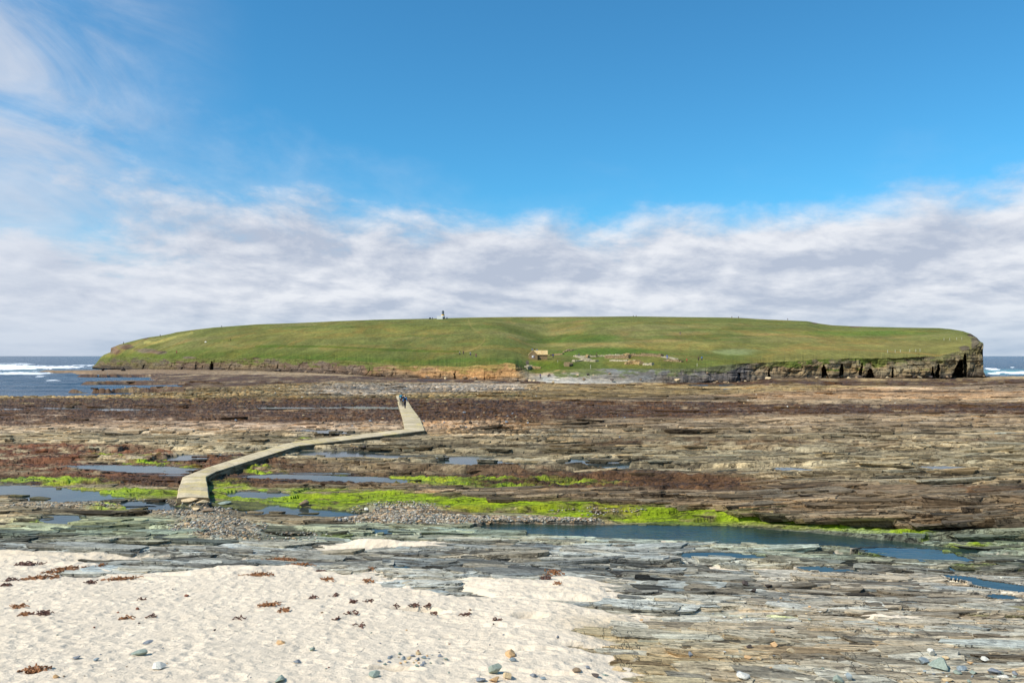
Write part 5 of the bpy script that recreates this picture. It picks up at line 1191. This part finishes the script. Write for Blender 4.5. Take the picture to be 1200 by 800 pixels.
hp(206.8, 414.6, (150, 50, 60), (120, 40, 50), 'person in red low on the left slope', GH, 2, sc=1.2); hp(270.2, 399.8, BK, BK, 'person in black halfway up the left slope', GH, 1, PI / 2, sc=1.15)
Q = hit_cliff(633.4, 443.6) if True else None
person(Q, 0, PI, (26, 40, 120), BK, 'person in navy walking alone on the pale shingle', GH)
o = bpy.data.objects.new('boulder', STONES[2]); link(o); Q = hit_hill(241, 401.5); o.location = Q + Vector((0, 0, .3)); o.scale = (.9, .7, .9); o.material_slots[0].link = 'OBJECT'; o.material_slots[0].material = SM['pale']; tag(o, 'lone white boulder on the left slope of the hill', 'boulder')
rb = random.Random(77)
for k in range(76):                                        # fallen blocks at the foot of the cliffs
    px = rb.choice([rb.uniform(250, 620), rb.uniform(600, 780), rb.uniform(620, 860), rb.uniform(830, 1150)]); Q = hit_cliff(px, float(ybase(px)) - (rb.uniform(0, 1.5) if not 620 < px < 830 else rb.uniform(0, 13)))
    o = bpy.data.objects.new('boulder', STONES[k % 8]); link(o); w = rb.uniform(.3, 1.2); o.location = Q + Vector((0, -rb.uniform(.5, 3), w * .15)); o.scale = (w, w * .8, w * .7); o.rotation_euler = (0, 0, rb.uniform(0, 6))
    o.material_slots[0].link = 'OBJECT'; o.material_slots[0].material = SM[rb.choice(['brown', 'dark', 'tan', 'brown'])]; tag(o, 'fallen block lying at the foot of the island cliffs', 'boulder', 'fallen blocks below the cliffs')

# ------------------------------------------------------------------ sky, sun, camera
w = bpy.data.worlds.new('World'); scene.world = w; w.use_nodes = True; nt = w.node_tree; nt.nodes.clear()
class WT(NT):
    def __init__(s, t): s.t = t
t = WT(nt)
sun_el = math.radians(46); sun_az = math.radians(240)     # clockwise from +Y
sky = t.n('ShaderNodeTexSky'); sky.sky_type = 'NISHITA'; sky.sun_disc = False; sky.sun_elevation = sun_el; sky.sun_rotation = sun_az
sky.air_density = 1.0; sky.dust_density = 0.4; sky.ozone_density = 2.0
g = t.n('ShaderNodeTexCoord').outputs['Generated']; sp = t.n('ShaderNodeSeparateXYZ'); t.l(g, sp.inputs[0]); x_, y_, z_ = sp.outputs
hyp = t.math('SQRT', t.math('ADD', t.math('MULTIPLY', x_, x_), t.math('MULTIPLY', y_, y_)))
el = t.math('DIVIDE', z_, t.math('MAXIMUM', hyp, .02)); az = t.math('ARCTAN2', x_, y_)
elc = t.math('MAXIMUM', el, 0.0)
lel = t.math('LOGARITHM', t.math('ADD', elc, .10), 2.718)
def vec(a, b, c=0.0):
    n = t.n('ShaderNodeCombineXYZ'); t.val(n.inputs[0], a); t.val(n.inputs[1], b); t.val(n.inputs[2], c); return n.outputs[0]
mul = lambda a, k: t.math('MULTIPLY', a, k); add = lambda a, b: t.math('ADD', a, b); sub = lambda a, b: t.math('SUBTRACT', a, b)
bc = vec(mul(az, 3.0), add(mul(lel, 1.9), mul(az, .3)), 3.7)
n_big = t.noise(bc, 1.0, 9, .54, .12)
n_big2 = t.noise(vec(mul(sub(az, .025), 3.0), add(mul(add(lel, .09), 1.9), mul(sub(az, .025), .3)), 3.7), 1.0, 9, .54, .12)
n_mid = t.noise(vec(mul(az, 9), add(mul(lel, 4.6), mul(az, 1.2)), 1.3), 1.0, 10, .60, .15)
n_mid2 = t.noise(vec(mul(sub(az, .012), 9), add(mul(add(lel, .045), 4.6), mul(sub(az, .012), 1.2)), 1.3), 1.0, 10, .60, .15)
n_edge = t.noise(vec(mul(az, 2.3), 5.5), 1.0, 3, .5)
left = t.mapr(az, -.05, -.5, 0, 1)
top = add(add(.178, mul(sub(n_edge, .5), .03)), mul(left, .014))
top = add(top, mul(t.mapr(az, .3, .65, 0, 1), .014))
dens = add(mul(sub(top, el), t.math('ADD', 17, mul(left, -8.5))), add(mul(sub(n_big, .5), 2.2), mul(sub(n_mid, .5), 2.0)))
dens = t.mapr(dens, -.35, .75, 0, .985)
wisp = t.mapr(add(mul(sub(top, el), 5), add(mul(sub(n_big, .5), 3.0), mul(sub(n_mid, .5), 1.2))), -.55, .9, 0, .42)
dens = t.math('MAXIMUM', dens, mul(wisp, t.mapr(az, .05, -.35, .35, 1)))
ci = t.noise(vec(mul(az, 3.6), add(mul(el, 9.0), mul(az, 2.4)), 8.8), 1.0, 8, .6, .6)
cw = mul(t.mapr(az, -.30, -.56, 0, 1), t.mapr(el, .50, .36, 0.35, 1)); cw = mul(cw, t.mapr(ci, .30, .68, .1, .85))
dens = t.math('MAXIMUM', dens, cw)
relief = add(mul(sub(n_big, n_big2), 5.0), mul(sub(n_mid, n_mid2), 3.4))
br = t.math('ADD', add(mul(sub(n_big, .5), -1.0), mul(relief, .82)), .48, clamp=True)
br = t.mapr(br, .05, .95, 0, 1, False)
shade = t.mix(br, (4.6, 5.15, 6.3, 1), (7.9, 8.1, 8.6, 1))
shade = t.mix(mul(dens, t.mapr(dens, .2, .8, .55, 0)), shade, (5.2, 5.9, 7.2, 1))
hz = t.mapr(el, .0, .075, 1, 0); shade = t.mix(mul(hz, .55), shade, (3.9, 5.1, 6.6, 1))
shade = t.mix(cw, shade, (6.1, 6.6, 7.6, 1))
blue = t.mix(1.0, sky.outputs[0], (0.45, 1.23, 1.53, 1), 'MULTIPLY')
colr = t.mix(dens, blue, shade)
bg = t.n('ShaderNodeBackground'); t.l(colr, bg.inputs[0]); bg.inputs[1].default_value = 0.10
wo = t.n('ShaderNodeOutputWorld'); t.l(bg.outputs[0], wo.inputs[0])
ld = bpy.data.lights.new('sun', 'SUN'); ld.energy = 5.0; ld.angle = math.radians(.53); ld.color = (1, .95, .87)
lo = bpy.data.objects.new('sun', ld); link(lo)
dv = Vector((math.sin(sun_az) * math.cos(sun_el), math.cos(sun_az) * math.cos(sun_el), math.sin(sun_el))); lo.rotation_euler = dv.to_track_quat('Z', 'Y').to_euler()
cd = bpy.data.cameras.new('camera'); cam = bpy.data.objects.new('camera', cd); link(cam); cam.location = (0, 0, CZ); cam.rotation_euler = (math.pi / 2, 0, 0)
cd.sensor_width = 36; cd.lens = 36 * F / 1200; cd.shift_y = 17 / 1200; cd.clip_start = .5; cd.clip_end = 60000
scene.camera = cam
vs = scene.view_settings; vs.view_transform = 'Standard'; vs.look = 'None'; vs.exposure = 0.08; vs.gamma = 1; vs.use_curve_mapping = False
